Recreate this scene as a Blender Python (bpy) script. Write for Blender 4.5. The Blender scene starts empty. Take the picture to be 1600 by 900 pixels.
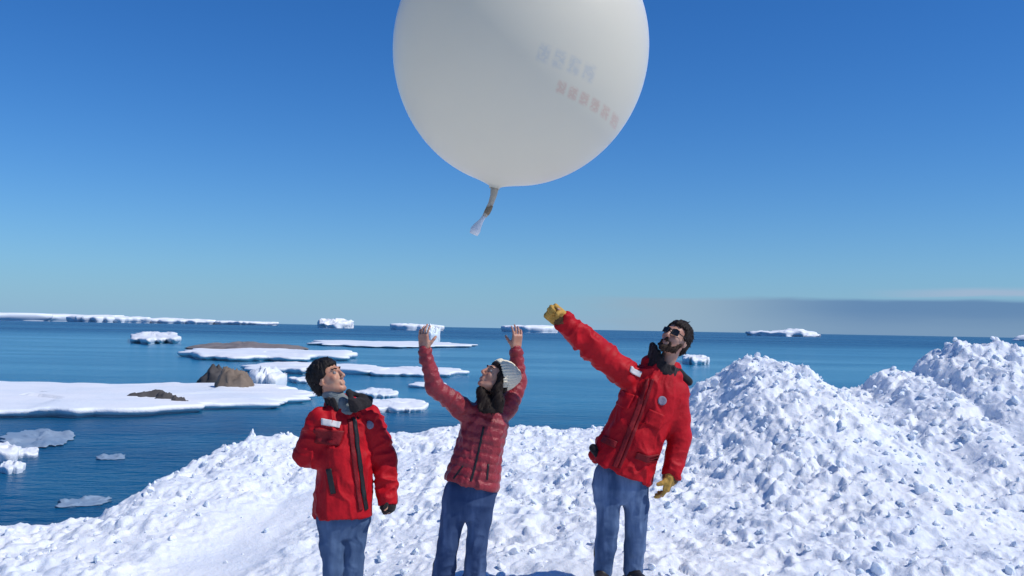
import bpy, math, random
import numpy as np
from mathutils import Vector, Matrix, Euler
from mathutils.bvhtree import BVHTree

R = math.radians
scene = bpy.context.scene
COL = scene.collection

# ------------------------------------------------------------------ camera
CAM = Vector((0.0, 0.0, 1.67))
F = 1500.0                                   # focal length in units of 1/1600 of the frame width
PITCH, ROLL = 2.40, 1.07
cam_d = bpy.data.cameras.new("camera")
cam_d.sensor_width = 36.0
cam_d.lens = 36.0 * F / 1600.0
cam_d.clip_start = 0.1
cam_d.clip_end = 120000.0
cam = bpy.data.objects.new("camera", cam_d)
COL.objects.link(cam)
CM = (Euler((R(90 + PITCH), 0, 0)).to_matrix() @ Matrix.Rotation(R(ROLL), 3, 'Z'))
cam.matrix_world = Matrix.Translation(CAM) @ CM.to_4x4()
scene.camera = cam

# ------------------------------------------------------------------ sky and sun
SUN_TO = Vector((0.63, -0.21, 0.74)).normalized()
SUN_EL = math.asin(SUN_TO.z)
SUN_AZ = math.atan2(SUN_TO.x, SUN_TO.y)
world = bpy.data.worlds.new("World")
scene.world = world
world.use_nodes = True
wt = world.node_tree
wt.nodes.clear()


def nd(t, typ, **kw):
    n = t.nodes.new(typ)
    for k, v in kw.items():
        if k == 'inp':
            for i, x in v.items():
                if hasattr(x, 'is_linked') or isinstance(x, bpy.types.NodeSocket):
                    t.links.new(x, n.inputs[i])
                else:
                    n.inputs[i].default_value = x
        else:
            setattr(n, k, v)
    return n


def M(t, op, a, b=None, c=None, clamp=False):
    n = t.nodes.new('ShaderNodeMath')
    n.operation = op
    n.use_clamp = clamp
    for i, x in enumerate((a, b, c)):
        if x is None:
            continue
        if isinstance(x, bpy.types.NodeSocket):
            t.links.new(x, n.inputs[i])
        else:
            n.inputs[i].default_value = x
    return n.outputs[0]


def ramp(t, x, lo, hi, to0=0.0, to1=1.0):
    n = t.nodes.new('ShaderNodeMapRange')
    n.interpolation_type = 'SMOOTHSTEP'
    t.links.new(x, n.inputs['Value'])
    n.inputs['From Min'].default_value = lo
    n.inputs['From Max'].default_value = hi
    n.inputs['To Min'].default_value = to0
    n.inputs['To Max'].default_value = to1
    return n.outputs[0]


def mixc(t, fac, a, b, blend='MIX'):
    n = t.nodes.new('ShaderNodeMix')
    n.data_type = 'RGBA'
    n.blend_type = blend
    for i, x in ((0, fac), (6, a), (7, b)):
        if isinstance(x, bpy.types.NodeSocket):
            t.links.new(x, n.inputs[i])
        else:
            n.inputs[i].default_value = x if i == 0 else tuple(x) + ((1,) if len(x) == 3 else ())
    return n.outputs[2]


sky = nd(wt, 'ShaderNodeTexSky', sky_type='NISHITA', sun_disc=False, sun_elevation=SUN_EL,
         sun_rotation=SUN_AZ, altitude=0.0, air_density=1.0, dust_density=0.25, ozone_density=3.0)
hs = nd(wt, 'ShaderNodeHueSaturation', inp={'Saturation': 1.25, 'Value': 1.0, 'Color': sky.outputs[0]})
tc = nd(wt, 'ShaderNodeTexCoord')
sep = nd(wt, 'ShaderNodeSeparateXYZ', inp={0: tc.outputs['Generated']})
elev = M(wt, 'MULTIPLY', M(wt, 'ARCSINE', sep.outputs[2]), 57.2958)
azim = M(wt, 'MULTIPLY', M(wt, 'ARCTAN2', sep.outputs[0], sep.outputs[1]), 57.2958)
# a low bank of stratus lying on the sea to the right, with a thin bright sheet above it
cvec = nd(wt, 'ShaderNodeCombineXYZ', inp={0: M(wt, 'MULTIPLY', azim, 0.16), 1: M(wt, 'MULTIPLY', elev, 1.5), 2: 0.0})
cn = nd(wt, 'ShaderNodeTexNoise', inp={'Vector': cvec.outputs[0], 'Scale': 1.0, 'Detail': 4.0, 'Roughness': 0.5})
wob = M(wt, 'MULTIPLY', M(wt, 'SUBTRACT', cn.outputs[0], 0.5), 0.50)
el2 = M(wt, 'ADD', elev, wob)
bank = M(wt, 'MULTIPLY', ramp(wt, el2, 1.80, 2.12, 1.0, 0.0), ramp(wt, M(wt, 'ADD', azim, M(wt, 'MULTIPLY', wob, 14.0)), 1.0, 10.0))
bank_up = ramp(wt, el2, 0.2, 1.5)
bank_col = mixc(wt, M(wt, 'MULTIPLY', ramp(wt, azim, 9.0, 21.0), M(wt, 'ADD', 0.6, M(wt, 'MULTIPLY', bank_up, 0.4))),
                (2.95, 4.25, 5.5), (1.10, 2.2, 4.2))
hazeband = M(wt, 'MULTIPLY', 0.88, M(wt, 'EXPONENT', M(wt, 'MULTIPLY', M(wt, 'MAXIMUM', elev, 0.0), -0.27)))
tint = mixc(wt, 1.0, hs.outputs[0], (0.41, 0.755, 1.13), 'MULTIPLY')       # clean polar air: deep blue, little red
skyc = mixc(wt, hazeband, tint, (2.70, 4.55, 6.7))
skyc = mixc(wt, M(wt, 'MULTIPLY', bank, 0.85), skyc, bank_col)
sheet = M(wt, 'MULTIPLY', M(wt, 'MULTIPLY', ramp(wt, el2, 2.10, 2.25), ramp(wt, el2, 2.35, 2.75, 1.0, 0.0)), ramp(wt, azim, 19.0, 26.0))
skyc = mixc(wt, M(wt, 'MULTIPLY', sheet, 0.75), skyc, (3.7, 4.7, 6.3))
bg = nd(wt, 'ShaderNodeBackground', inp={0: skyc, 1: 0.10})
wo = nd(wt, 'ShaderNodeOutputWorld', inp={0: bg.outputs[0]})

sun_d = bpy.data.lights.new("sun", 'SUN')
sun_d.energy = 3.7
sun_d.angle = R(0.53)
sun_d.color = (1.0, 0.95, 0.88)
sun = bpy.data.objects.new("sun", sun_d)
sun.rotation_euler = (-SUN_TO).to_track_quat('-Z', 'Y').to_euler()
sun.location = (8, -3, 12)
COL.objects.link(sun)

vs = scene.view_settings
vs.view_transform = 'Standard'
vs.look = 'None'
vs.gamma = 1.0
vs.exposure = 0.0
vs.use_curve_mapping = False
scene.cycles.use_denoising = True
scene.cycles.max_bounces = 8

SEA = -4.4


def ray(u, v):
    d = CM @ Vector(((u - 800) / F, (450 - v) / F, -1.0))
    return d


def W(u, v, d):
    """survey point: the place at distance d (along Y) that the photograph shows at u, v"""
    r = ray(u, v)
    return CAM + r * (d / r.y)


def Wsea(u, v):
    r = ray(u, v)
    return CAM + r * ((SEA - CAM.z) / r.z)


# ------------------------------------------------------------------ numpy noise
def _h(ix, iy, iz, seed):
    n = (ix.astype(np.int64) * 374761393 + iy.astype(np.int64) * 668265263 + iz.astype(np.int64) * 2147483647 + seed * 974711) & 0xFFFFFFFF
    n = ((n ^ (n >> 13)) * 1274126177) & 0xFFFFFFFF
    n = ((n ^ (n >> 16)) * 2246822519) & 0xFFFFFFFF
    return ((n ^ (n >> 15)) & 0xFFFFFF).astype(np.float32) / 16777216.0


def vn3(p, seed=0):
    i = np.floor(p)
    f = (p - i).astype(np.float32)
    i = i.astype(np.int64)
    f = f * f * f * (f * (f * 6 - 15) + 10)
    out = 0
    for dx in (0, 1):
        wx = f[..., 0] if dx else 1 - f[..., 0]
        for dy in (0, 1):
            wy = f[..., 1] if dy else 1 - f[..., 1]
            for dz in (0, 1):
                wz = f[..., 2] if dz else 1 - f[..., 2]
                out = out + wx * wy * wz * _h(i[..., 0] + dx, i[..., 1] + dy, i[..., 2] + dz, seed)
    return out


def fbm3(p, octv=4, seed=0, gain=0.5):
    a, s, t = 1.0, 0.0, 0.0
    for o in range(octv):
        s = s + a * vn3(p * (2.03 ** o) + o * 17.3, seed + o)
        t += a
        a *= gain
    return s / t


def vn2(x, y, seed=0):
    return vn3(np.stack([x, y, np.zeros_like(x)], -1), seed)


def fbm2(x, y, octv=4, seed=0, gain=0.5):
    return fbm3(np.stack([x, y, np.zeros_like(x) + 0.37], -1), octv, seed, gain)


def worley2(x, y, seed=0):
    ix, iy = np.floor(x).astype(np.int64), np.floor(y).astype(np.int64)
    f1 = np.full(x.shape, 9.0, np.float32)
    rid = np.zeros(x.shape, np.float32)
    z = np.zeros_like(ix)
    for dx in (-1, 0, 1):
        for dy in (-1, 0, 1):
            cx, cy = ix + dx, iy + dy
            px = cx + _h(cx, cy, z, seed + 1)
            py = cy + _h(cx, cy, z, seed + 2)
            d = np.sqrt((x - px) ** 2 + (y - py) ** 2)
            m = d < f1
            f1 = np.where(m, d, f1)
            rid = np.where(m, _h(cx, cy, z, seed + 3), rid)
    return f1, rid


# ------------------------------------------------------------------ object helpers
def mesh_np(name, V, Fc, mat=None, parent=None, smooth=True, loc=None):
    """V (n,3), Fc (m,k) index array (or list of such arrays) -> one mesh object, local to loc"""
    V = np.asarray(V, np.float32)
    if loc is not None:
        V = V - np.asarray(loc, np.float32)
    me = bpy.data.meshes.new(name)
    groups = Fc if isinstance(Fc, list) else [Fc]
    groups = [np.asarray(g, np.int32) for g in groups if len(g)]
    nl = sum(g.size for g in groups)
    npoly = sum(len(g) for g in groups)
    me.vertices.add(len(V))
    me.vertices.foreach_set('co', V.ravel())
    me.loops.add(nl)
    me.loops.foreach_set('vertex_index', np.concatenate([g.ravel() for g in groups]))
    me.polygons.add(npoly)
    tot = np.concatenate([np.full(len(g), g.shape[1], np.int32) for g in groups])
    st = np.concatenate([[0], np.cumsum(tot)[:-1]]).astype(np.int32)
    me.polygons.foreach_set('loop_start', st)
    me.polygons.foreach_set('use_smooth', np.full(npoly, smooth, bool))
    me.update(calc_edges=True)
    me.validate()
    if mat:
        me.materials.append(mat)
    o = bpy.data.objects.new(name, me)
    COL.objects.link(o)
    if loc is not None:
        o.location = loc
    if parent is not None:
        o.parent = parent
        if loc is None:
            o.matrix_parent_inverse = Matrix.Translation(-Vector(parent_loc(parent)))
        else:
            o.location = Vector(loc) - Vector(parent_loc(parent))
    return o


def parent_loc(o):
    p = Vector((0, 0, 0))
    while o is not None:
        p = p + o.location - (Vector((0, 0, 0)) if o.parent is None else -o.matrix_parent_inverse.translation)
        o = o.parent
    return p


def tag(o, label=None, cat=None, group=None, kind=None):
    if label:
        o['label'] = label
    if cat:
        o['category'] = cat
    if group:
        o['group'] = group
    if kind:
        o['kind'] = kind
    return o


def grid_faces(nu, nv, wrap_u=False):
    a = np.arange(nu * nv).reshape(nv, nu)
    if wrap_u:
        a = np.concatenate([a, a[:, :1]], 1)
    return np.stack([a[:-1, :-1], a[:-1, 1:], a[1:, 1:], a[1:, :-1]], -1).reshape(-1, 4)


# ------------------------------------------------------------------ materials
def new_mat(name):
    m = bpy.data.materials.new(name)
    m.use_nodes = True
    t = m.node_tree
    b = t.nodes['Principled BSDF']
    return m, t, b


def bump(t, b, h, strength, dist, prev=None):
    n = t.nodes.new('ShaderNodeBump')
    n.inputs['Strength'].default_value = strength
    n.inputs['Distance'].default_value = dist
    t.links.new(h, n.inputs['Height'])
    if prev is not None:
        t.links.new(prev, n.inputs['Normal'])
    if b is not None:
        t.links.new(n.outputs[0], b.inputs['Normal'])
    return n.outputs[0]


def noise(t, vec, scale, detail=4.0, rough=0.55):
    return nd(t, 'ShaderNodeTexNoise', inp={'Vector': vec, 'Scale': scale, 'Detail': detail, 'Roughness': rough}).outputs[0]


def geo_pos(t):
    return nd(t, 'ShaderNodeNewGeometry').outputs['Position']


def mat_snow(name, c0, c1, rough=0.6, sc=9.0, b1=0.6, d1=0.02, sss=0.0):
    m, t, b = new_mat(name)
    p = geo_pos(t)
    n1 = noise(t, p, sc * 0.12, 5)
    n2 = noise(t, p, sc * 3.0, 5, 0.65)
    t.links.new(mixc(t, ramp(t, n1, 0.35, 0.7), c0, c1), b.inputs['Base Color'])
    b.inputs['Roughness'].default_value = rough
    b.inputs['Specular IOR Level'].default_value = 0.25
    bump(t, b, n2, b1, d1)
    if sss:
        b.inputs['Subsurface Weight'].default_value = sss
        b.inputs['Subsurface Radius'].default_value = (0.02, 0.024, 0.03)
        b.inputs['Subsurface Scale'].default_value = 1.0
    return m


def mat_fabric(name, col, col2, rough=0.6, weave=900.0, fold=18.0, fstr=0.35, sheen=0.0, spec=0.3):
    m, t, b = new_mat(name)
    p = geo_pos(t)
    n1 = noise(t, p, fold * 0.4, 4)
    t.links.new(mixc(t, ramp(t, n1, 0.3, 0.7), col, col2), b.inputs['Base Color'])
    b.inputs['Roughness'].default_value = rough
    b.inputs['Specular IOR Level'].default_value = spec
    b.inputs['Sheen Weight'].default_value = sheen
    n2 = noise(t, p, fold, 5, 0.6)
    k = bump(t, None, n2, fstr, 0.03)
    n3 = noise(t, p, weave, 1)
    bump(t, b, n3, 0.15, 0.001, k)
    return m


def mat_plain(name, col, rough=0.5, spec=0.4, nsc=30.0, var=0.25, bst=0.2):
    m, t, b = new_mat(name)
    p = geo_pos(t)
    n1 = noise(t, p, nsc, 5)
    dark = tuple(c * (1 - var) for c in col)
    lite = tuple(min(1, c * (1 + var)) for c in col)
    t.links.new(mixc(t, n1, dark, lite), b.inputs['Base Color'])
    b.inputs['Roughness'].default_value = rough
    b.inputs['Specular IOR Level'].default_value = spec
    bump(t, b, n1, bst, 0.01)
    return m


MAT = {}
MAT['snow'] = mat_snow('snow', (0.80, 0.83, 0.87), (0.74, 0.79, 0.86), 0.62, 9.0, 0.8, 0.016, 0.3)
MAT['chunk'] = mat_snow('snow_chunk', (0.82, 0.85, 0.88), (0.70, 0.77, 0.85), 0.6, 14.0, 0.6, 0.01, 0.3)
MAT['floe'] = mat_snow('floe_snow', (0.84, 0.86, 0.89), (0.74, 0.80, 0.86), 0.6, 1.2, 0.5, 0.1)
MAT['berg'] = mat_snow('berg_ice', (0.84, 0.88, 0.91), (0.66, 0.79, 0.88), 0.5, 0.3, 0.5, 0.5)
MAT['farice'] = mat_snow('far_ice', (0.86, 0.89, 0.92), (0.78, 0.84, 0.90), 0.7, 0.02, 0.2, 1.0)  # base colour brightened in place of distance haze, lifting the shaded faces
MAT['slush'] = mat_snow('slush', (0.30, 0.38, 0.47), (0.18, 0.28, 0.40), 0.45, 2.0, 0.5, 0.05)
MAT['rock'] = mat_plain('rock_brown', (0.20, 0.155, 0.12), 0.85, 0.2, 1.2, 0.55, 0.8)
MAT['rockdark'] = mat_plain('rock_dark', (0.075, 0.07, 0.07), 0.85, 0.2, 1.0, 0.5, 0.8)
MAT['rockgrey'] = mat_plain('rock_grey', (0.20, 0.18, 0.18), 0.85, 0.2, 0.3, 0.45, 0.8)
MAT['red'] = mat_fabric('red_nylon', (0.48, 0.005, 0.013), (0.36, 0.003, 0.009), 0.6, 1200, 14, 0.3, 0.0, 0.2)
MAT['maroon'] = mat_fabric('maroon_nylon', (0.30, 0.022, 0.033), (0.22, 0.015, 0.024), 0.42, 1500, 26, 0.45, 0.05, 0.45)
MAT['black'] = mat_fabric('black_fleece', (0.012, 0.011, 0.013), (0.022, 0.018, 0.02), 0.85, 700, 40, 0.4, 0.1, 0.2)
MAT['zip'] = mat_plain('black_tape', (0.012, 0.011, 0.013), 0.5, 0.4, 200, 0.2, 0.1)
MAT['darkred'] = mat_fabric('red_trim', (0.22, 0.004, 0.009), (0.17, 0.003, 0.007), 0.6, 1200, 30, 0.3)
MAT['white_patch'] = mat_plain('white_patch', (0.62, 0.60, 0.60), 0.7, 0.2, 200, 0.08, 0.1)
MAT['grey_patch'] = mat_plain('grey_patch', (0.22, 0.20, 0.26), 0.7, 0.2, 120, 0.5, 0.2)
MAT['grey_knit'] = mat_fabric('grey_knit', (0.22, 0.25, 0.26), (0.15, 0.18, 0.19), 0.9, 500, 60, 0.4, 0.2, 0.1)
MAT['hair_black'] = mat_plain('hair_black', (0.009, 0.007, 0.007), 0.55, 0.25, 220, 0.5, 0.5)
MAT['hair_brown'] = mat_plain('hair_brown', (0.013, 0.007, 0.005), 0.55, 0.2, 220, 0.5, 0.5)
MAT['beard'] = mat_plain('beard_brown', (0.04, 0.024, 0.017), 0.7, 0.2, 220, 0.6, 0.6)
MAT['glove'] = mat_plain('leather_tan', (0.46, 0.27, 0.06), 0.7, 0.25, 40, 0.25, 0.4)
MAT['glove_palm'] = mat_plain('leather_brown', (0.10, 0.05, 0.02), 0.7, 0.25, 40, 0.3, 0.4)
MAT['boot'] = mat_plain('boot_leather', (0.018, 0.015, 0.016), 0.5, 0.4, 60, 0.3, 0.3)
MAT['lens'] = mat_plain('dark_lens', (0.008, 0.008, 0.010), 0.12, 0.5, 5, 0.1, 0.0)
MAT['eye'] = mat_plain('eye_white', (0.30, 0.26, 0.24), 0.2, 0.5, 5, 0.05, 0.0)
MAT['iris'] = mat_plain('eye_iris', (0.03, 0.018, 0.012), 0.2, 0.5, 5, 0.05, 0.0)


def mat_skin(name, c):
    m, t, b = new_mat(name)
    p = geo_pos(t)
    n = noise(t, p, 22.0, 4)
    t.links.new(mixc(t, ramp(t, n, 0.35, 0.7), c, (c[0] * 0.92, c[1] * 0.72, c[2] * 0.68)), b.inputs['Base Color'])
    b.inputs['Roughness'].default_value = 0.5
    b.inputs['Subsurface Weight'].default_value = 0.15
    b.inputs['Subsurface Radius'].default_value = (0.012, 0.005, 0.003)
    bump(t, b, noise(t, p, 300.0, 2), 0.1, 0.002)
    return m


MAT['skin_a'] = mat_skin('skin_a', (0.50, 0.28, 0.185))
MAT['skin_b'] = mat_skin('skin_b', (0.46, 0.25, 0.175))
MAT['skin_c'] = mat_skin('skin_c', (0.44, 0.25, 0.18))


def mat_knit():
    m, t, b = new_mat('cream_knit')
    p = geo_pos(t)
    w = nd(t, 'ShaderNodeTexWave', bands_direction='DIAGONAL', inp={'Vector': p, 'Scale': 40.0, 'Distortion': 3.0, 'Detail': 2.0})
    t.links.new(mixc(t, w.outputs[1], (0.84, 0.74, 0.54), (0.90, 0.82, 0.64)), b.inputs['Base Color'])
    b.inputs['Roughness'].default_value = 0.9
    bump(t, b, w.outputs[1], 0.6, 0.006)
    return m


MAT['cream'] = mat_knit()


def mat_denim(name, c_dark, c_fade, fade_at):
    """faded fronts of the thighs, as worn jeans have"""
    m, t, b = new_mat(name)
    p = geo_pos(t)
    n1 = noise(t, p, 5.0, 5)
    n2 = noise(t, p, 420.0, 2)
    tco = nd(t, 'ShaderNodeTexCoord').outputs['Object']
    st = nd(t, 'ShaderNodeMapping', inp={'Vector': tco, 'Scale': (8.0, 8.0, 1.3)})
    n3 = noise(t, st.outputs[0], 1.0, 4)
    fac = M(t, 'MULTIPLY', ramp(t, M(t, 'ADD', M(t, 'MULTIPLY', n1, 0.25), M(t, 'MULTIPLY', n3, 0.75)), fade_at - 0.05, fade_at + 0.30), 1.0)
    col = mixc(t, fac, c_dark, c_fade)
    col = mixc(t, M(t, 'MULTIPLY', n2, 0.4), col, tuple(c * 0.6 for c in c_dark))
    t.links.new(col, b.inputs['Base Color'])
    b.inputs['Roughness'].default_value = 0.85
    b.inputs['Specular IOR Level'].default_value = 0.15
    k = bump(t, None, noise(t, p, 24.0, 4), 0.25, 0.012)
    bump(t, b, n2, 0.25, 0.001, k)
    return m


MAT['jeans_a'] = mat_denim('denim_grey_blue', (0.060, 0.105, 0.20), (0.16, 0.25, 0.41), 0.42)
MAT['jeans_b'] = mat_denim('denim_navy', (0.036, 0.066, 0.15), (0.15, 0.23, 0.41), 0.46)
MAT['jeans_c'] = mat_denim('denim_faded', (0.045, 0.085, 0.18), (0.25, 0.36, 0.56), 0.43)


def mat_sea():
    m, t, b = new_mat('sea_water')
    p = geo_pos(t)
    mp = nd(t, 'ShaderNodeMapping', inp={'Vector': p, 'Scale': (0.004, 0.016, 1.0), 'Rotation': (0, 0, R(4))})
    streak = noise(t, mp.outputs[0], 1.0, 5, 0.55)
    mp2 = nd(t, 'ShaderNodeMapping', inp={'Vector': p, 'Scale': (0.02, 0.10, 1.0)})
    streak2 = noise(t, mp2.outputs[0], 1.0, 4, 0.55)
    calm = ramp(t, M(t, 'ADD', M(t, 'MULTIPLY', streak, 0.7), M(t, 'MULTIPLY', streak2, 0.3)), 0.40, 0.62)
    py = nd(t, 'ShaderNodeSeparateXYZ', inp={0: p}).outputs[1]
    lee = M(t, 'MULTIPLY', ramp(t, M(t, 'ADD', py, M(t, 'MULTIPLY', streak2, 40.0)), 62.0, 110.0), ramp(t, M(t, 'ADD', py, M(t, 'MULTIPLY', streak, 300.0)), 380.0, 800.0, 1.0, 0.0))
    calm = M(t, 'ADD', M(t, 'MULTIPLY', calm, 0.35), M(t, 'MULTIPLY', lee, 0.65))
    col = mixc(t, calm, (0.001, 0.045, 0.130), (0.005, 0.185, 0.330))  # paler base colour on calm water paints in the brighter sky reflection
    t.links.new(col, b.inputs['Base Color'])
    b.inputs['IOR'].default_value = 1.333
    b.inputs['Specular IOR Level'].default_value = 0.27
    t.links.new(M(t, 'SUBTRACT', 0.28, M(t, 'MULTIPLY', calm, 0.12)), b.inputs['Roughness'])
    mp3 = nd(t, 'ShaderNodeMapping', inp={'Vector': p, 'Scale': (0.7, 1.3, 1.0)})
    w1 = noise(t, mp3.outputs[0], 1.0, 4, 0.6)
    w2 = noise(t, p, 0.16, 3, 0.5)
    rp = M(t, 'SUBTRACT', 1.0, M(t, 'MULTIPLY', calm, 0.85))
    n = t.nodes.new('ShaderNodeBump')
    n.inputs['Distance'].default_value = 0.35
    t.links.new(M(t, 'MULTIPLY', rp, 0.85), n.inputs['Strength'])
    t.links.new(M(t, 'ADD', w1, M(t, 'MULTIPLY', w2, 1.5)), n.inputs['Height'])
    t.links.new(n.outputs[0], b.inputs['Normal'])
    return m


MAT['sea'] = mat_sea()


def mat_balloon():
    m, t, b = new_mat('white_latex')
    tco = nd(t, 'ShaderNodeTexCoord').outputs['Object']
    s = nd(t, 'ShaderNodeSeparateXYZ', inp={0: tco})
    x, y, z = s.outputs
    front = ramp(t, y, -0.05, 0.0, 1.0, 0.0)

    def line(x0, z0, x1, z1, half, seed, letters):
        dx, dz = x1 - x0, z1 - z0
        L = math.hypot(dx, dz)
        cx, cz = dx / L, dz / L
        px = M(t, 'SUBTRACT', x, x0)
        pz = M(t, 'SUBTRACT', z, z0)
        a = M(t, 'DIVIDE', M(t, 'ADD', M(t, 'MULTIPLY', px, cx), M(t, 'MULTIPLY', pz, cz)), L)
        c = M(t, 'ADD', M(t, 'MULTIPLY', px, -cz), M(t, 'MULTIPLY', pz, cx))
        inb = M(t, 'MULTIPLY', ramp(t, M(t, 'ABSOLUTE', c), half * 0.5, half * 1.1, 1, 0),
                M(t, 'MULTIPLY', ramp(t, a, -0.01, 0.01), ramp(t, a, 0.99, 1.01, 1, 0)))
        cell = M(t, 'MULTIPLY', a, letters)
        fr = M(t, 'FRACT', cell)
        gap = M(t, 'MULTIPLY', ramp(t, fr, 0.0, 0.25), ramp(t, fr, 0.70, 0.98, 1, 0))
        v = nd(t, 'ShaderNodeCombineXYZ', inp={0: M(t, 'MULTIPLY', cell, 1.7), 1: M(t, 'MULTIPLY', c, 1.3 / half), 2: seed})
        n = noise(t, v.outputs[0], 1.5, 1.0, 0.4)
        strokes = ramp(t, M(t, 'ABSOLUTE', M(t, 'SUBTRACT', n, 0.5)), 0.0, 0.20, 1.0, 0.35)
        return M(t, 'MULTIPLY', M(t, 'MULTIPLY', inb, gap), M(t, 'MULTIPLY', strokes, front))

    blue = line(0.07, -0.175, 0.36, -0.255, 0.046, 3.1, 4.0)
    red = line(0.165, -0.315, 0.505, -0.415, 0.032, 8.7, 6.0)
    n1 = noise(t, tco, 2.2, 3)
    base = mixc(t, n1, (0.95, 0.90, 0.74), (0.90, 0.855, 0.72))
    col = mixc(t, M(t, 'MULTIPLY', blue, 0.22), base, (0.20, 0.36, 0.60))
    col = mixc(t, M(t, 'MULTIPLY', red, 0.30), col, (0.70, 0.22, 0.15))
    t.nodes.remove(b)
    dif = nd(t, 'ShaderNodeBsdfDiffuse', inp={'Color': col})
    trn = nd(t, 'ShaderNodeBsdfTranslucent', inp={'Color': col})
    gl = nd(t, 'ShaderNodeBsdfGlossy', inp={'Color': (1, 1, 1, 1), 'Roughness': 0.5})
    mx = nd(t, 'ShaderNodeMixShader', inp={0: 0.48, 1: dif.outputs[0], 2: trn.outputs[0]})
    fr = nd(t, 'ShaderNodeFresnel', inp={'IOR': 1.35})
    mx2 = nd(t, 'ShaderNodeMixShader', inp={0: fr.outputs[0], 1: mx.outputs[0], 2: gl.outputs[0]})
    t.links.new(mx2.outputs[0], t.nodes['Material Output'].inputs[0])
    return m


MAT['balloon'] = mat_balloon()
MAT['latex'] = mat_plain('latex_neck', (0.50, 0.43, 0.33), 0.5, 0.3, 30, 0.2, 0.3)
MAT['cord'] = mat_plain('tan_cord', (0.30, 0.22, 0.14), 0.9, 0.1, 200, 0.3, 0.4)
MAT['white_cloth'] = mat_plain('white_latex_end', (0.78, 0.79, 0.78), 0.6, 0.3, 40, 0.1, 0.3)

# ------------------------------------------------------------------ the sea
sv = np.array([[-60000, -3000, SEA], [60000, -3000, SEA], [60000, 90000, SEA], [-60000, 90000, SEA]], np.float32)
tag(mesh_np('sea', sv, np.array([[0, 1, 2, 3]]), MAT['sea']), 'cold blue sea behind the snow bank reaching to the horizon', 'sea', kind='structure')

# ------------------------------------------------------------------ the snow bank
crest_px = [(0, 822, 9.5), (60, 815, 9.8), (130, 812, 10.1), (200, 795, 10.5), (250, 750, 11.0), (300, 720, 11.5), (350, 696, 12.0),
            (400, 685, 12.5), (450, 686, 12.6), (520, 694, 12.8), (600, 680, 13.0), (700, 672, 13.0), (780, 672, 13.0), (930, 669, 13.0),
            (1000, 655, 12.9), (1045, 628, 12.6), (1085, 604, 12.4), (1110, 598, 12.2), (1150, 574, 12.0), (1200, 566, 12.0), (1240, 573, 12.0),
            (1275, 598, 12.0), (1310, 611, 12.0), (1340, 608, 12.0), (1360, 593, 12.0), (1385, 577, 12.0), (1405, 577, 12.0),
            (1425, 585, 12.0), (1450, 563, 12.0), (1480, 552, 12.0), (1510, 544, 12.0), (1535, 552, 12.0), (1560, 548, 12.0),
            (1600, 555, 12.1), (1700, 545, 12.4), (1900, 520, 13.0), (2300, 530, 13.5)]
cp = [W(*c) for c in crest_px]
CX = np.array([-16.0, -9.0, -6.5] + [c.x for c in cp] + [16.0])
CY = np.array([7.0, 8.0, 9.0] + [c.y for c in cp] + [13.5])
CZ = np.array([-0.6, -0.55, -0.45] + [c.z for c in cp] + [1.6])
o_ = np.argsort(CX)
CX, CY, CZ = CX[o_], CY[o_], CZ[o_]
FX = np.array([-16, -8, -4.5, -1.12, -0.34, 0.70, 3.5, 8, 16.0])
FZ = np.array([-0.6, -0.55, -0.44, -0.28, -0.13, 0.0, 0.08, 0.12, 0.15])
FEET = [(-1.12, 6.45), (-0.36, 6.45), (0.66, 6.45)]


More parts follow.
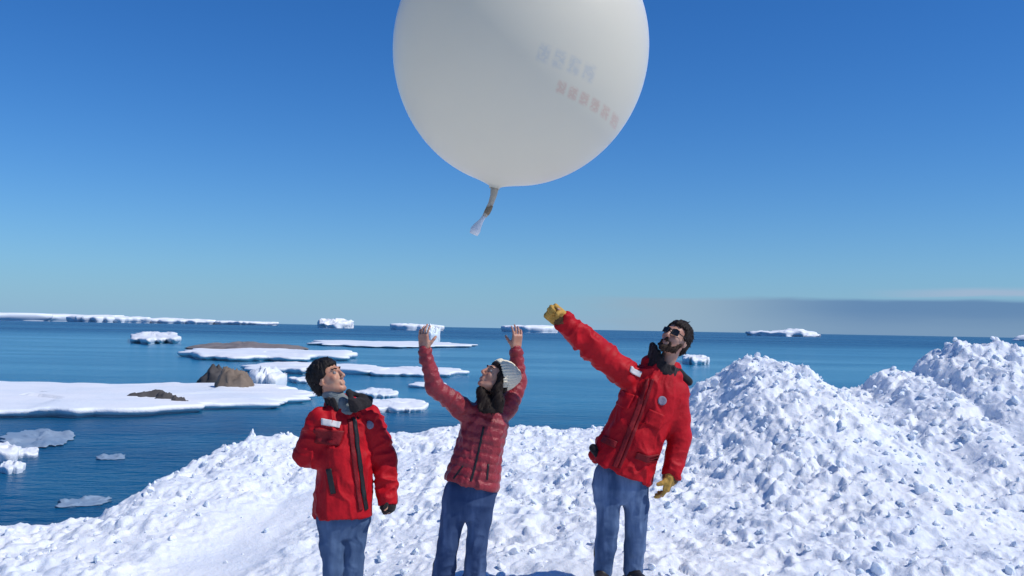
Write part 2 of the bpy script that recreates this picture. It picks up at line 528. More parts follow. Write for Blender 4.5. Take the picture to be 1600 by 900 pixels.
def terrain(x, y, detail=True):
    yc = np.interp(x, CX, CY)
    zc = np.interp(x, CX, CZ)
    zf = np.interp(x, FX, FZ)
    y0 = 6.9
    t = np.clip((y - y0) / np.maximum(yc - y0, 0.3), 0, 1)
    zz = zf + (zc - zf) * (0.45 * t + 0.55 * t * t * (3 - 2 * t))
    s = np.maximum(y - yc, 0)
    zz = zz - 0.95 * s * s / (s + 0.5)
    zz = np.maximum(zz, SEA - 1.5)
    if not detail:
        return zz
    w = 0.10 * (fbm2(x * 0.9, y * 0.9, 3, 5) - 0.5)
    # trodden, smoother strip running in from the lower left
    cx = np.interp(y, [5.0, 7.4, 10.0, 11.5], [-2.6, -2.45, -2.1, -1.5])
    hw = np.interp(y, [5, 7.4, 10, 11.5], [0.75, 0.65, 0.40, 0.2])
    path = np.clip(1.25 - np.abs(x - cx + 0.25 * (fbm2(x * 1.3, y * 1.3, 2, 9) - 0.5)) / hw, 0, 1)
    path = path * path * (3 - 2 * path) * np.clip((11.5 - y) / 1.5, 0, 1)
    w = w - 0.07 * path
    rough = 1.0 - 0.85 * path
    rough = rough * np.interp(x, [-6, -3, 1.5, 3.0, 7], [0.80, 0.80, 0.76, 0.80, 0.86])
    w = w - 0.20 * np.exp(-(((x + 3.50) / 0.30) ** 2 + ((y - 11.2) / 0.45) ** 2))
    drift = fbm2(x * 0.75 + 4.0, y * 1.1, 3, 91)
    rough = rough * np.interp(drift, [0.30, 0.45, 0.62, 0.75], [0.45, 0.80, 1.15, 1.35])
    w = w + 0.05 * (vn2(x * 2.3, y * 2.3, 93) - 0.5)
    for fx, fy in FEET:
        q = np.clip(np.hypot(x - fx, y - fy) / 0.55 - 0.35, 0, 1)
        rough = rough * (0.25 + 0.75 * q)
    fine = np.clip((y - 3.0) / 2.0, 0, 1) * np.clip((18 - y) / 3, 0, 1)
    jx = 0.10 * (fbm2(x * 6, y * 6, 2, 21) - 0.5)
    jy = 0.10 * (fbm2(x * 6, y * 6, 2, 22) - 0.5)
    h = 0
    for sc, amp, sd in ((0.26, 0.055, 41), (0.13, 0.045, 51), (0.062, 0.030, 61)):
        f1, rid = worley2((x + jx) / sc, (y + jy) / sc, sd)
        dome = np.clip(1 - (f1 / 0.62) ** 2, 0, 1)
        keep = np.clip((rid - 0.35) / 0.65, 0, 1)
        patchy = np.clip(2.2 * (vn2(x * 0.9 / sc * 0.25, y * 0.9 / sc * 0.25, sd + 7) - 0.25), 0, 1.3)
        h = h + amp * keep * dome ** 0.8 * patchy
    a_, fq = 0.085, 3.2
    for o in range(5):
        n_ = vn2((x + 1.5 * jx) * fq + o * 3.1, (y + 1.5 * jy) * fq + o * 7.7, 171 + o)
        h = h + a_ * ((1 - np.abs(2 * n_ - 1)) - 0.45)
        a_ *= 0.60
        fq *= 2.05
    # bigger clods near the crest on the right
    crest = np.exp(-((y - yc + 0.3) / 0.9) ** 2) * np.clip((x - 2.0) / 0.8, 0, 1)
    f1, rid = worley2((x + jx) / 0.5, (y + jy) / 0.5, 81)
    h = h + crest * 0.09 * rid * np.clip(1 - (f1 / 0.6) ** 2, 0, 1)
    return zz + w + (h - 0.030) * rough * fine


def axis(segs):
    out = []
    for a, b, s in segs:
        out.append(np.arange(a, b - s * 0.5, s))
    out.append([segs[-1][1]])
    return np.concatenate(out)


gx = axis([(-16, -6.0, 0.12), (-6.0, 7.2, 0.018), (7.2, 16, 0.12)])
gy = axis([(-7, 5.9, 0.12), (5.9, 13.9, 0.018), (13.9, 21, 0.07)])
GX, GY = np.meshgrid(gx, gy)
GZ = terrain(GX.ravel(), GY.ravel()).reshape(GX.shape)
bank = mesh_np('snow_bank', np.stack([GX, GY, GZ], -1).reshape(-1, 3), grid_faces(len(gx), len(gy)), MAT['snow'])
tag(bank, 'rough bank of lumpy white snow rising to the right', 'snow bank', kind='structure')


# loose clods lying all over it
def ico(sub):
    import bmesh
    bm = bmesh.new()
    bmesh.ops.create_icosphere(bm, subdivisions=sub, radius=1.0)
    v = np.array([p.co[:] for p in bm.verts], np.float32)
    f = np.array([[q.index for q in fc.verts] for fc in bm.faces], np.int32)
    bm.free()
    return v, f


IV, IF = ico(2)
rng = np.random.default_rng(7)
variants = []
for k in range(8):
    n = fbm3(IV * 1.1 + k * 9.1, 2, 100 + k) - 0.5
    q = IV * (1 + 1.1 * n)[:, None]
    for c in range(5):                       # broken flat faces
        dn = rng.normal(size=3)
        dn /= np.linalg.norm(dn)
        dist = q @ dn
        lim = rng.uniform(0.45, 0.75)
        q = q - np.outer(np.maximum(dist - lim, 0), dn)
    variants.append(q)
NCH = 4600
chx = rng.uniform(-6, 7, NCH)
chy = 6.3 + rng.random(NCH) ** 0.8 * 7.0
keep = chy < np.interp(chx, CX, CY) + 0.3
ccx = np.interp(chy, [5.0, 7.4, 10.0, 11.5], [-2.6, -2.45, -2.1, -1.5])
keep &= (np.abs(chx - ccx) > 0.55) | (rng.random(NCH) < 0.05)
keep &= (rng.random(NCH) < np.interp(chx, [-6, 1.5, 3, 7], [0.5, 0.6, 1, 1]))
for fx, fy in FEET:
    keep &= np.hypot(chx - fx, chy - fy) > 0.4
chx, chy = chx[keep], chy[keep]
chz = terrain(chx, chy)
NCH = len(chx)
cs = 0.009 + 0.032 * rng.random(NCH) ** 3.0
big = rng.random(NCH) < 0.02 * np.clip(chx - 1.0, 0.3, 2)
cs = np.where(big, cs + 0.022, cs)
VV, FF = [], []
for k in range(NCH):
    q = variants[rng.integers(8)] * (cs[k] * rng.uniform(0.75, 1.3, 3))
    a = rng.uniform(0, 6.28)
    ca, sa = math.cos(a), math.sin(a)
    tl = rng.uniform(-0.6, 0.6)
    ct, st_ = math.cos(tl), math.sin(tl)
    q = np.stack([q[:, 0], q[:, 1] * ct - q[:, 2] * st_, q[:, 1] * st_ + q[:, 2] * ct], -1)
    q = np.stack([q[:, 0] * ca - q[:, 1] * sa, q[:, 0] * sa + q[:, 1] * ca, q[:, 2]], -1)
    VV.append(q + np.array([chx[k], chy[k], chz[k] + cs[k] * 0.25]))
    FF.append(IF + k * len(IV))
tag(mesh_np('snow_clods', np.concatenate(VV), np.concatenate(FF), MAT['chunk'], smooth=False),
    'loose clods of frozen snow strewn over the bank', 'snow clods', kind='stuff')


# ------------------------------------------------------------------ sea ice, bergs and rocks
def ice_body(name, u0, u1, vnear, vfar, height, mat, label, cat, group=None, seed=1, style='floe', parent=None,
             base=None, na=72, nr=14, dark=None, vbase=None):
    """a body of ice or rock floating at the sea surface between the two water lines, with real width, depth and height (m)"""
    vm = (vnear + vfar) / 2
    if base is None:
        c = Wsea((u0 + u1) / 2, vm)
        l, r_ = Wsea(u0, vm), Wsea(u1, vm)
        n_, f_ = Wsea((u0 + u1) / 2, vnear), Wsea((u0 + u1) / 2, vfar)
        c = (n_ + f_) / 2
        hw, hd = (u1 - u0) / 2 * c.y / F, (f_ - n_).length / 2
    else:
        c, hw, hd = base
    rg = np.random.default_rng(seed)
    th = np.linspace(0, 2 * np.pi, na, endpoint=False)
    out = 1 + 0.30 * (fbm2(np.cos(th) * 1.3 + seed * 3.7, np.sin(th) * 1.3 + seed, 3, seed) - 0.5) * 2 \
        + 0.13 * (vn2(np.cos(th) * 5 + seed, np.sin(th) * 5, seed + 5) - 0.5) * 2 + 0.07 * (vn2(np.cos(th) * 14 + seed, np.sin(th) * 14, seed + 6) - 0.5) * 2
    if style in ('floe', 'table', 'slush'):                    # squarer outline
        out = out / np.maximum(np.abs(np.cos(th)) ** 3 + np.abs(np.sin(th)) ** 3, 0.2) ** (1 / 3) * 0.92
    rr = np.linspace(0.0, 1.0, nr) ** 0.75
    TH, RR = np.meshgrid(th, rr)
    X = np.cos(TH) * RR * out[None, :]
    Y = np.sin(TH) * RR * out[None, :]
    fr = fbm2(X * 2.2 + seed * 7.1, Y * 2.2 + seed * 1.3, 4, seed + 11)
    cells, rid = worley2(X * 1.9 + seed, Y * 1.9, seed + 3)
    if style == 'floe':
        hum = fbm2(X * 7 + seed, Y * 7, 3, seed + 21)
        H = height * (0.50 + 0.55 * fr + 0.45 * (rid - 0.4) * (rid > 0.6) + 0.35 * np.clip(hum - 0.58, 0, 1)) * (1 - 0.15 * RR ** 8)
    elif style == 'slush':
        H = height * (0.3 + 1.1 * np.clip(fr - 0.45, 0, 1) * 3)
    elif style == 'table':
        H = height * (0.78 + 0.30 * (fr - 0.3) + 0.25 * (rid - 0.5)) * (1 - 0.15 * RR ** 4)
    elif style == 'peak':
        H = height * (0.22 + 1.05 * np.clip(1 - RR ** 1.3, 0, 1) * (0.45 + 0.9 * fr) + 0.35 * (rid - 0.45) * (1 - RR))
    elif style == 'block':
        H = height * (0.70 + 0.35 * (rid - 0.5) + 0.5 * (fr - 0.5)) * (1 - 0.30 * RR ** 3)
    else:                                                        # rock
        H = height * (0.16 + 1.0 * np.clip(1 - RR ** 2.0, 0, 1) ** 0.7 * (0.55 + 0.8 * (fr - 0.2)) + 0.22 * (rid - 0.5) * (1 - RR))
    V = [np.stack([X * hw, Y * hd, np.maximum(H, 0.03 * height)], -1).reshape(-1, 3)]
    e = V[0].reshape(nr, na, 3)[-1]
    skirts = []
    jag = (vn2(np.cos(th) * 9 + seed, np.sin(th) * 9, seed + 8) - 0.5)[:, None]
    for k, (zf, gr) in enumerate(((0.72, 0.012), (0.40, 0.0), (0.16, -0.02), (0.0, -0.035), (-0.5, 0.02))):
        q = e.copy()
        q[:, 2] = e[:, 2] * zf if zf >= 0 else zf * height
        q[:, :2] *= (1 + gr + (0.03 if style != 'table' else 0.0) * jag * (k % 2))
        skirts.append(q)
    V = np.concatenate(V + skirts)
    Fq = grid_faces(na, nr + 5, True)
    if style in ('rock', 'peak', 'block', 'table'):          # broken faces in all three directions
        q = V / np.array([min(hw, 3 * height), min(hd, 3 * height), height])
        k_ = {'rock': 0.17, 'peak': 0.30, 'block': 0.22, 'table': 0.06}[style]
        dv = np.stack([fbm3(q * 2.3 + 11 * i + seed, 4, seed + 70 + i, 0.6) for i in range(3)], -1) - 0.5
        V = V + dv * k_ * np.array([min(hw, 2 * height), min(hd, 2 * height), height]) * 2
    o = mesh_np(name, V, Fq, mat, smooth=True)
    o.location = c if parent is None else c - parent_loc(parent)
    o.rotation_euler.z = -math.atan2(c.x, c.y)
    if parent is not None:
        o.parent = parent
    elif label:
        tag(o, label, cat, group)
    return o


def far_base(u0, u1, d, depth):
    a, b = W(u0, 505, d), W(u1, 505, d)
    return (Vector(((a.x + b.x) / 2, d, SEA)), (b.x - a.x) / 2, depth / 2)


# ice along the horizon
ice_body('ice_cliff', 0, 0, 0, 0, 31, MAT['farice'], 'long pale ice cliff on the far horizon at the left edge', 'ice cliff', 'far ice on the horizon', 3, 'table', base=far_base(-420, 150, 3400, 500), na=160)
ice_body('ice_cliff', 0, 0, 0, 0, 25, MAT['farice'], 'low white ice cliff on the horizon next to the long one', 'ice cliff', 'far ice on the horizon', 4, 'table', base=far_base(118, 232, 3200, 300), na=120)
ice_body('ice_cliff', 0, 0, 0, 0, 20, MAT['farice'], 'thin strip of far ice above the split floe', 'ice cliff', 'far ice on the horizon', 6, 'table', base=far_base(222, 338, 3300, 300), na=120)
ice_body('ice_cliff', 0, 0, 0, 0, 15, MAT['farice'], 'faint thinnest end of the far ice strip', 'ice cliff', 'far ice on the horizon', 8, 'table', base=far_base(325, 425, 3400, 300), na=120)
ice_body('iceberg', 0, 0, 0, 0, 22, MAT['farice'], 'small peaked iceberg on the horizon above the bareheaded person', 'iceberg', 'icebergs on the horizon', 9, 'block', base=far_base(498, 552, 1900, 60), na=64)
ice_body('iceberg', 0, 0, 0, 0, 11, MAT['farice'], 'flat iceberg on the horizon behind the raised bare hand', 'iceberg', 'icebergs on the horizon', 12, 'table', base=far_base(612, 690, 1500, 50), na=64)
ice_body('iceberg', 630, 640, 535, 533, 7.6, MAT['berg'], 'upright white ice block standing behind the raised bare hand', 'iceberg', None, 15, 'block', base=(Wsea(672, 534), 3.2, 3.0), na=40)
ice_body('iceberg', 0, 0, 0, 0, 12, MAT['farice'], 'flat iceberg on the horizon below the raised tan glove', 'iceberg', 'icebergs on the horizon', 17, 'table', base=far_base(782, 872, 1500, 60), na=64)
ice_body('iceberg', 0, 0, 0, 0, 17, MAT['farice'], 'broken white iceberg on the horizon beneath the grey cloud bank', 'iceberg', 'icebergs on the horizon', 19, 'block', base=far_base(1176, 1282, 1900, 80), na=90)
ice_body('iceberg', 0, 0, 0, 0, 14, MAT['farice'], 'tiny iceberg on the horizon at the right edge', 'iceberg', 'icebergs on the horizon', 23, 'peak', base=far_base(1586, 1625, 1900, 40), na=40)

# floes
G = 'ice floes on the water'
ice_body('ice_floe', 205, 276, 539, 525, 2.3, MAT['floe'], 'small lone floe in open water under the far ice', 'ice floe', G, 31, 'floe')
ice_body('ice_floe', 290, 545, 566, 550, 1.2, MAT['floe'], 'split floe in front of the long grey rock reef', 'ice floe', G, 33, 'floe', na=110)
ice_body('ice_floe', 484, 735, 544, 535, 0.9, MAT['floe'], 'thin floe strip crossing behind the raised bare hand', 'ice floe', G, 35, 'floe', na=110)
ice_body('ice_floe', 380, 600, 586, 573, 0.8, MAT['floe'], 'narrow floe just above the brown boulder', 'ice floe', G, 37, 'floe', na=110)
ice_body('ice_floe', 560, 724, 590, 578, 0.7, MAT['floe'], 'narrow floe behind the elbow of the maroon jacket', 'ice floe', G, 39, 'floe', na=110)
ice_body('ice_floe', 390, 448, 609, 600, 1.8, MAT['floe'], 'bright little floe beside the brown boulder', 'ice floe', G, 41, 'floe')
ice_body('ice_floe', -340, 492, 656, 606, 0.7, MAT['floe'], 'broad snow covered floe reaching in from the left edge', 'ice floe', G, 43, 'floe', na=220, nr=40)
ice_body('ice_floe', 566, 662, 645, 631, 0.5, MAT['floe'], 'thin floe crossing behind the hanging arm of the parka with a grey gaiter', 'ice floe', G, 45, 'floe', na=110)
ice_body('ice_floe', 560, 622, 622, 613, 0.5, MAT['floe'], 'little floe right above the black collar with a grey gaiter', 'ice floe', G, 46, 'floe')
ice_body('ice_floe', 1066, 1110, 570, 564, 1.4, MAT['floe'], 'small floe between the bearded person and the snow ridge', 'ice floe', G, 47, 'floe')
ice_body('ice_floe', -40, 28, 724, 708, 0.55, MAT['floe'], 'white cake of ice in the dark water at the left edge', 'ice floe', G, 49, 'floe', na=40)
ice_body('ice_floe', 2, 36, 741, 731, 0.35, MAT['floe'], 'smallest ice cake, nearest in the dark water', 'ice floe', G, 51, 'floe', na=36)
ice_body('ice_floe', 24, 58, 716, 706, 0.25, MAT['floe'], 'thin ice scrap touching the grey slush', 'ice floe', G, 53, 'floe', na=36)
ice_body('ice_floe', 452, 520, 600, 593, 0.45, MAT['floe'], 'thin floe scrap right above the dark haired head', 'ice floe', G, 56, 'floe', na=60)
ice_body('ice_floe', 640, 700, 607, 600, 0.35, MAT['floe'], 'thin floe scrap under the bent elbow of the maroon jacket', 'ice floe', G, 58, 'floe', na=60)
ice_body('ice_floe', 150, 196, 719, 712, 0.10, MAT['slush'], 'lone grey ice scrap adrift between slush and snow bank', 'ice floe', G, 59, 'slush', na=40)
ice_body('slush_patch', 8, 108, 702, 672, 0.16, MAT['slush'], 'grey sheet of slush floating in dark water', 'slush', None, 55, 'slush', na=90, nr=24)
ice_body('slush_patch', 92, 168, 792, 780, 0.10, MAT['slush'], 'faint wisp of slush close to the snow bank edge', 'slush', None, 57, 'slush', na=60, nr=16)

# rocks
ice_body('rock_reef', 304, 462, 549, 543, 1.7, MAT['rockgrey'], 'long low grey rock reef behind the split floe', 'rock', None, 61, 'rock', na=110, nr=20)
bc = Wsea(366, 616)
ice_body('boulder', 0, 0, 0, 0, 2.3, MAT['rock'], 'big brown boulder at the far side of the broad floe', 'rock', None, 63, 'rock', base=(bc, 1.75, 1.6), na=44, nr=18)
ice_body('rock_ledge', 0, 0, 0, 0, 1.9, MAT['rockdark'], 'flat dark rock ledge adjoining the brown boulder', 'rock', None, 65, 'rock', base=(Wsea(336, 604), 1.6, 1.5), na=36, nr=12)
for (u, v, w_, h_, s_, lb) in ((226, 633, 1.9, 1.05, 67, 'long low dark rock lying on the broad floe'), (258, 637, 1.0, 1.05, 68, 'humped dark rock in the middle of the broad floe'),
                               (278, 640, 0.7, 1.0, 69, 'small dark rock at the right end of its row on the floe')):
    ice_body('floe_rock', 0, 0, 0, 0, h_, MAT['rockdark'], lb, 'rock', 'dark rocks on the broad floe', s_, 'rock', base=(Wsea(u, v), w_, 0.8), na=32, nr=10)
pk = W(394, 676, 12.6)
pk.z = float(terrain(np.array([pk.x]), np.array([pk.y]))[0])
ic = ice_body('ice_chunk', 0, 0, 0, 0, 0.13, MAT['berg'], 'clear pointed ice chunk perched on the snow crest', 'ice chunk', None, 71, 'peak', base=(pk, 0.07, 0.06), na=24, nr=10)

# ------------------------------------------------------------------ weather balloon
BD = 5.0
bc = W(813, 82, BD)
br = 203 * BD / F * 1.008
ax = (W(772, 296, BD) - bc).normalized()                    # towards the neck
e1 = ax.cross(Vector((0, 1, 0))).normalized()
e2 = ax.cross(e1).normalized()
na, nb = 128, 96
th = np.linspace(0, np.pi, nb)
prof_r = br * np.sin(th) * (1 - 0.02 * (1 - np.cos(th)))
prof_h = -br * np.cos(th) * 1.03
tail = np.clip((th - np.pi * 0.93) / (np.pi * 0.07), 0, 1)
prof_r = np.maximum(prof_r, 0.028 * (th > np.pi / 2))
prof_h = prof_h + 0.03 * tail ** 2
prof_r[0] = 0.0005
ph = np.linspace(0, 2 * np.pi, na, endpoint=False)
E1, E2, AX = np.array(e1), np.array(e2), np.array(ax)
V = (prof_r[:, None, None] * (np.cos(ph)[None, :, None] * E1 + np.sin(ph)[None, :, None] * E2) + prof_h[:, None, None] * AX).reshape(-1, 3)
bal = mesh_np('weather_balloon', V, grid_faces(na, nb, True), MAT['balloon'])
bal.location = bc
tag(bal, 'huge white latex weather balloon rising above the three people', 'balloon')


def tube(name, pts, rad, mat, parent, n=16, smooth=True, cap=True):
    pts = [np.array(p, float) for p in pts]
    rad = rad if hasattr(rad, '__len__') else [rad] * len(pts)
    V = []
    for i, p in enumerate(pts):
        t = pts[min(i + 1, len(pts) - 1)] - pts[max(i - 1, 0)]
        t /= np.linalg.norm(t)
        a = np.cross(t, [0.31, 0.9, 0.1])
        a /= np.linalg.norm(a)
        b = np.cross(t, a)
        q = np.linspace(0, 2 * np.pi, n, endpoint=False)
        V.append(p + rad[i] * (np.cos(q)[:, None] * a + np.sin(q)[:, None] * b))
    Fq = grid_faces(n, len(pts), True)
    V = np.concatenate(V)
    fs = [Fq]
    if cap:
        k = len(V)
        V = np.concatenate([V, [pts[0]], [pts[-1]]])
        i = np.arange(n)
        j = (i + 1) % n
        fs.append(np.stack([j, i, np.full(n, k)], -1))
        o_ = (len(pts) - 1) * n
        fs.append(np.stack([o_ + i, o_ + j, np.full(n, k + 1)], -1))
    return mesh_np(name, V, fs, mat, parent, smooth)


nk0 = bc + ax * (br * 1.0)
nk = [nk0, W(771, 306, BD), W(767, 318, BD - 0.02), W(762, 330, BD - 0.025), W(757, 338, BD - 0.03)]
neck = tube('neck', nk, [0.027, 0.017, 0.0145, 0.015, 0.0125], MAT['latex'], bal)
tie = tube('cord', [W(766, 321, BD - 0.02), W(764, 326, BD - 0.022), W(761, 332, BD - 0.025), W(759, 335, BD - 0.028)], [0.0155, 0.0165, 0.0165, 0.014], MAT['cord'], bal)
tube('neck_end', [W(757, 337, BD - 0.03), W(752, 345, BD - 0.03), W(747, 352, BD - 0.035), W(743, 359, BD - 0.04), W(740, 366, BD - 0.04)], [0.010, 0.012, 0.020, 0.027, 0.022], MAT['white_cloth'], bal, cap=True)


# ------------------------------------------------------------------ signed distance modelling of the figures
class Field:
    def __init__(s, lo, hi, vox):
        s.lo = np.array(lo, float)
        s.vox = vox
        s.n = np.ceil((np.array(hi) - s.lo) / vox).astype(int) + 1
        s.f = np.full(s.n, 1.0, np.float32)

    def box(s, lo, hi):
        a = np.clip(np.floor((np.array(lo) - s.lo) / s.vox).astype(int), 0, s.n)
        b = np.clip(np.ceil((np.array(hi) - s.lo) / s.vox).astype(int) + 1, 0, s.n)
        return a, b

    def pts(s, a, b):
        g = [s.lo[i] + s.vox * np.arange(a[i], b[i]) for i in range(3)]
        return np.stack(np.meshgrid(*g, indexing='ij'), -1).astype(np.float32)

    def put(s, fn, lo, hi, k=0.01, sub=False):
        pad = k + 3 * s.vox + 0.015
        a, b = s.box(np.array(lo) - pad, np.array(hi) + pad)
        if np.any(b <= a):
            return
        P = s.pts(a, b)
        d = fn(P)
        sl = tuple(slice(a[i], b[i]) for i in range(3))
        f = s.f[sl]
        k = max(k, 1e-5)
        if sub:
            d = -d
            h = np.clip(0.5 - 0.5 * (d - f) / k, 0, 1)
            s.f[sl] = d * (1 - h) + f * h + k * h * (1 - h)
        else:
            h = np.clip(0.5 + 0.5 * (d - f) / k, 0, 1)
            s.f[sl] = d * (1 - h) + f * h - k * h * (1 - h)

    # primitives
    def cone(s, a, b, ra, rb, k=0.01, sub=False, rib=None, flat=None):
        a, b = np.array(a, np.float32), np.array(b, np.float32)
        ab = b - a
        L2 = max(float(ab @ ab), 1e-9)
        L = math.sqrt(L2)

        def fn(P):
            q = P - a
            t = np.clip((q @ ab) / L2, 0, 1)
            r = ra + (rb - ra) * t
            if rib:
                r = r + rib[1] * (np.abs(np.sin(np.pi * t * L / rib[0])) - 0.6)
            dd = q - t[..., None] * ab
            if flat is not None:                       # (unit normal, squash>1)
                nrm = np.array(flat[0], np.float32)
                c = dd @ nrm
                dd = dd + (c * (flat[1] - 1))[..., None] * nrm
                return (np.sqrt((dd ** 2).sum(-1)) - r) / (0.5 + 0.5 * flat[1])
            return np.sqrt((dd ** 2).sum(-1)) - r
        m = max(ra, rb) + (rib[1] if rib else 0)
        s.put(fn, np.minimum(a, b) - m, np.maximum(a, b) + m, k, sub)

    def ell(s, c, r, fr, k=0.01, sub=False):
        c, r = np.array(c, np.float32), np.array(r, np.float32)
        fr = np.array(fr, np.float32)                  # columns = axes

        def fn(P):
            q = (P - c) @ fr
            k0 = np.sqrt(((q / r) ** 2).sum(-1))
            k1 = np.sqrt(((q / (r * r)) ** 2).sum(-1)) + 1e-6
            return k0 * (k0 - 1) / k1
        m = float(max(r))
        s.put(fn, c - m, c + m, k, sub)

    def rbox(s, c, h, fr, rad, k=0.01, sub=False):
        c, h = np.array(c, np.float32), np.array(h, np.float32)
        fr = np.array(fr, np.float32)

        def fn(P):
            q = np.abs((P - c) @ fr) - (h - rad)
            return np.sqrt((np.maximum(q, 0) ** 2).sum(-1)) + np.minimum(q.max(-1), 0) - rad
        m = float(np.linalg.norm(h))
        s.put(fn, c - m, c + m, k, sub)

    def loft(s, p0, up, left, fwd, hs, aa, bb, off=None, k=0.02, sub=False, rib=None):
        p0 = np.array(p0, np.float32)
        up, left, fwd = (np.array(x, np.float32) for x in (up, left, fwd))
        off = off if off is not None else [0] * len(hs)

        def fn(P):
            q = P - p0
            h = q @ up
            a = np.interp(h, hs, aa).astype(np.float32)
            b = np.interp(h, hs, bb).astype(np.float32)
            o = np.interp(h, hs, off).astype(np.float32)
            if rib:
                e = rib[1] * (np.abs(np.sin(np.pi * h / rib[0])) - 0.6)
                a, b = a + e, b + e
            x = q @ left
            y = q @ fwd - o
            pw = 2.4
            k0 = ((np.abs(x) / a) ** pw + (np.abs(y) / b) ** pw) ** (1 / pw)
            d = (k0 - 1) * np.minimum(a, b)
            cap = np.maximum(hs[0] - h, h - hs[-1])
            return np.maximum(d, cap)
        m = max(max(aa), max(bb)) * 1.2
        e = np.array([p0 + up * hs[0], p0 + up * hs[-1]])
        s.put(fn, e.min(0) - m, e.max(0) + m, k, sub)

    def plane_cut(s, p, n):
        """remove what lies on the side n points to"""
        n = np.array(n, np.float32)
        P = s.pts(np.zeros(3, int), s.n)
        d = (P - np.array(p, np.float32)) @ n
        s.f = np.maximum(s.f, d)

    def mesh(s):
        f = s.f
        f[0], f[-1], f[:, 0], f[:, -1], f[:, :, 0], f[:, :, -1] = 1, 1, 1, 1, 1, 1
        ins = f < 0
        c = np.zeros(np.array(f.shape) - 1, np.int8)
        for dx in (0, 1):
            for dy in (0, 1):
                for dz in (0, 1):
                    c += ins[dx:f.shape[0] - 1 + dx, dy:f.shape[1] - 1 + dy, dz:f.shape[2] - 1 + dz]
        act = (c > 0) & (c < 8)
        A = np.argwhere(act)
        idx = np.full(act.shape, -1, np.int32)
        idx[act] = np.arange(len(A))
        acc = np.zeros((len(A), 3))
        cnt = np.zeros(len(A))
        cor = [(x, y, z) for x in (0, 1) for y in (0, 1) for z in (0, 1)]
        for p in cor:
            for q in cor:
                if sum(abs(p[i] - q[i]) for i in range(3)) == 1 and p < q:
                    v1 = f[A[:, 0] + p[0], A[:, 1] + p[1], A[:, 2] + p[2]]
                    v2 = f[A[:, 0] + q[0], A[:, 1] + q[1], A[:, 2] + q[2]]
                    m = (v1 < 0) != (v2 < 0)
                    t = np.where(m, v1 / np.where(m, v1 - v2, 1), 0)
                    pos = np.array(p) + t[:, None] * (np.array(q) - np.array(p))
                    acc += pos * m[:, None]
                    cnt += m
        V = s.lo + (A + acc / cnt[:, None]) * s.vox
        quads = []
        order = {0: ((0, -1, -1), (0, 0, -1), (0, 0, 0), (0, -1, 0)),
                 1: ((-1, 0, -1), (-1, 0, 0), (0, 0, 0), (0, 0, -1)),
                 2: ((-1, -1, 0), (0, -1, 0), (0, 0, 0), (-1, 0, 0))}
        for axn in range(3):
            sl1 = [slice(1, -1)] * 3
            sl2 = [slice(1, -1)] * 3
            sl1[axn] = slice(0, -1)
            sl2[axn] = slice(1, None)
            a_, b_ = ins[tuple(sl1)], ins[tuple(sl2)]
            base = np.array([1, 1, 1])
            base[axn] = 0
            for sgn in (True, False):
                E = np.argwhere((a_ != b_) & (a_ == sgn)) + base
                if not len(E):
                    continue
                q = np.stack([idx[E[:, 0] + o[0], E[:, 1] + o[1], E[:, 2] + o[2]] for o in order[axn]], -1)
                quads.append(q if sgn else q[:, ::-1])
        return V, np.concatenate(quads)


def vnormals(V, Q):
    n = np.cross(V[Q[:, 2]] - V[Q[:, 0]], V[Q[:, 3]] - V[Q[:, 1]])
    N = np.zeros_like(V)
    for i in range(4):
        np.add.at(N, Q[:, i], n)
    return N / (np.linalg.norm(N, axis=1)[:, None] + 1e-12)


def folds(V, Q, amp, scale=(9, 9, 13), seed=0, sharp=True):
    N = vnormals(V, Q)
    s = np.array(scale, float)
    wv = np.stack([fbm3(V * 5 + 3, 2, seed + 50), fbm3(V * 5 + 9, 2, seed + 51), fbm3(V * 5 + 13, 2, seed + 52)], -1) - 0.5
    P = V * s + wv * 2.2
    n = vn3(P, seed)
    n2 = vn3(P * 2.1 + 5, seed + 1)
    if sharp:
        d = (1 - np.abs(2 * n - 1)) * 0.7 + (1 - np.abs(2 * n2 - 1)) * 0.3 - 0.5
    else:
        d = n - 0.5
    return V + N * (amp * 2 * d)[:, None]


def cloth(V, Q, segs, amp, seed=0):
    """folds that follow each limb: segs = (a, b, radius, rings per metre, pleats round, weight)"""
    N = vnormals(V, Q)
    V32 = V.astype(np.float32)
    wv = np.stack([fbm3(V32 * 6 + 3 + 7 * i, 2, seed + 50 + i) for i in range(3)], -1) - 0.5
    tot, ws = 0, 1e-9
    for i, (a, b, r, ks, ka, wt_) in enumerate(segs):
        a, b = np.array(a), np.array(b)
        ab = b - a
        L_ = np.linalg.norm(ab)
        u = ab / L_
        t = np.clip((V - a) @ u, 0, L_)
        q = V - a - t[:, None] * u
        d = np.linalg.norm(q, axis=1)
        e1_ = np.cross(u, [0.2, 0.95, 0.1])
        e1_ /= np.linalg.norm(e1_)
        e2_ = np.cross(u, e1_)
        th_ = np.arctan2(q @ e2_, q @ e1_)
        P = np.stack([np.cos(th_) * ka, np.sin(th_) * ka, t * ks], -1) + wv * 1.7 + i * 5.3
        n = vn3(P, seed + i)
        n2 = vn3(P * 2.0 + 7, seed + i + 9)
        f = (1 - np.abs(2 * n - 1)) ** 1.5 * 0.75 + (1 - np.abs(2 * n2 - 1)) * 0.25 - 0.45
        w = np.exp(-np.maximum(d - r, 0) / 0.02)
        tot = tot + w * f * wt_
        ws = ws + w
    mod = np.clip(0.25 + 1.5 * (vn3(V32 * 4.5, seed + 77) - 0.15), 0.2, 1.3)
    return V + N * (amp * 2 * mod * tot / ws)[:, None]


def limb_segs(hem, neck, arms, tw=0.16):
    out = [(hem, lerp(hem, neck, 0.95), tw, 5.0, 2.4, 1.0)]
    for arm in arms:
        out += [(arm[i], arm[i + 1], 0.07, 17.0, 0.75, 1.0) for i in range(len(arm) - 1)]
    return out


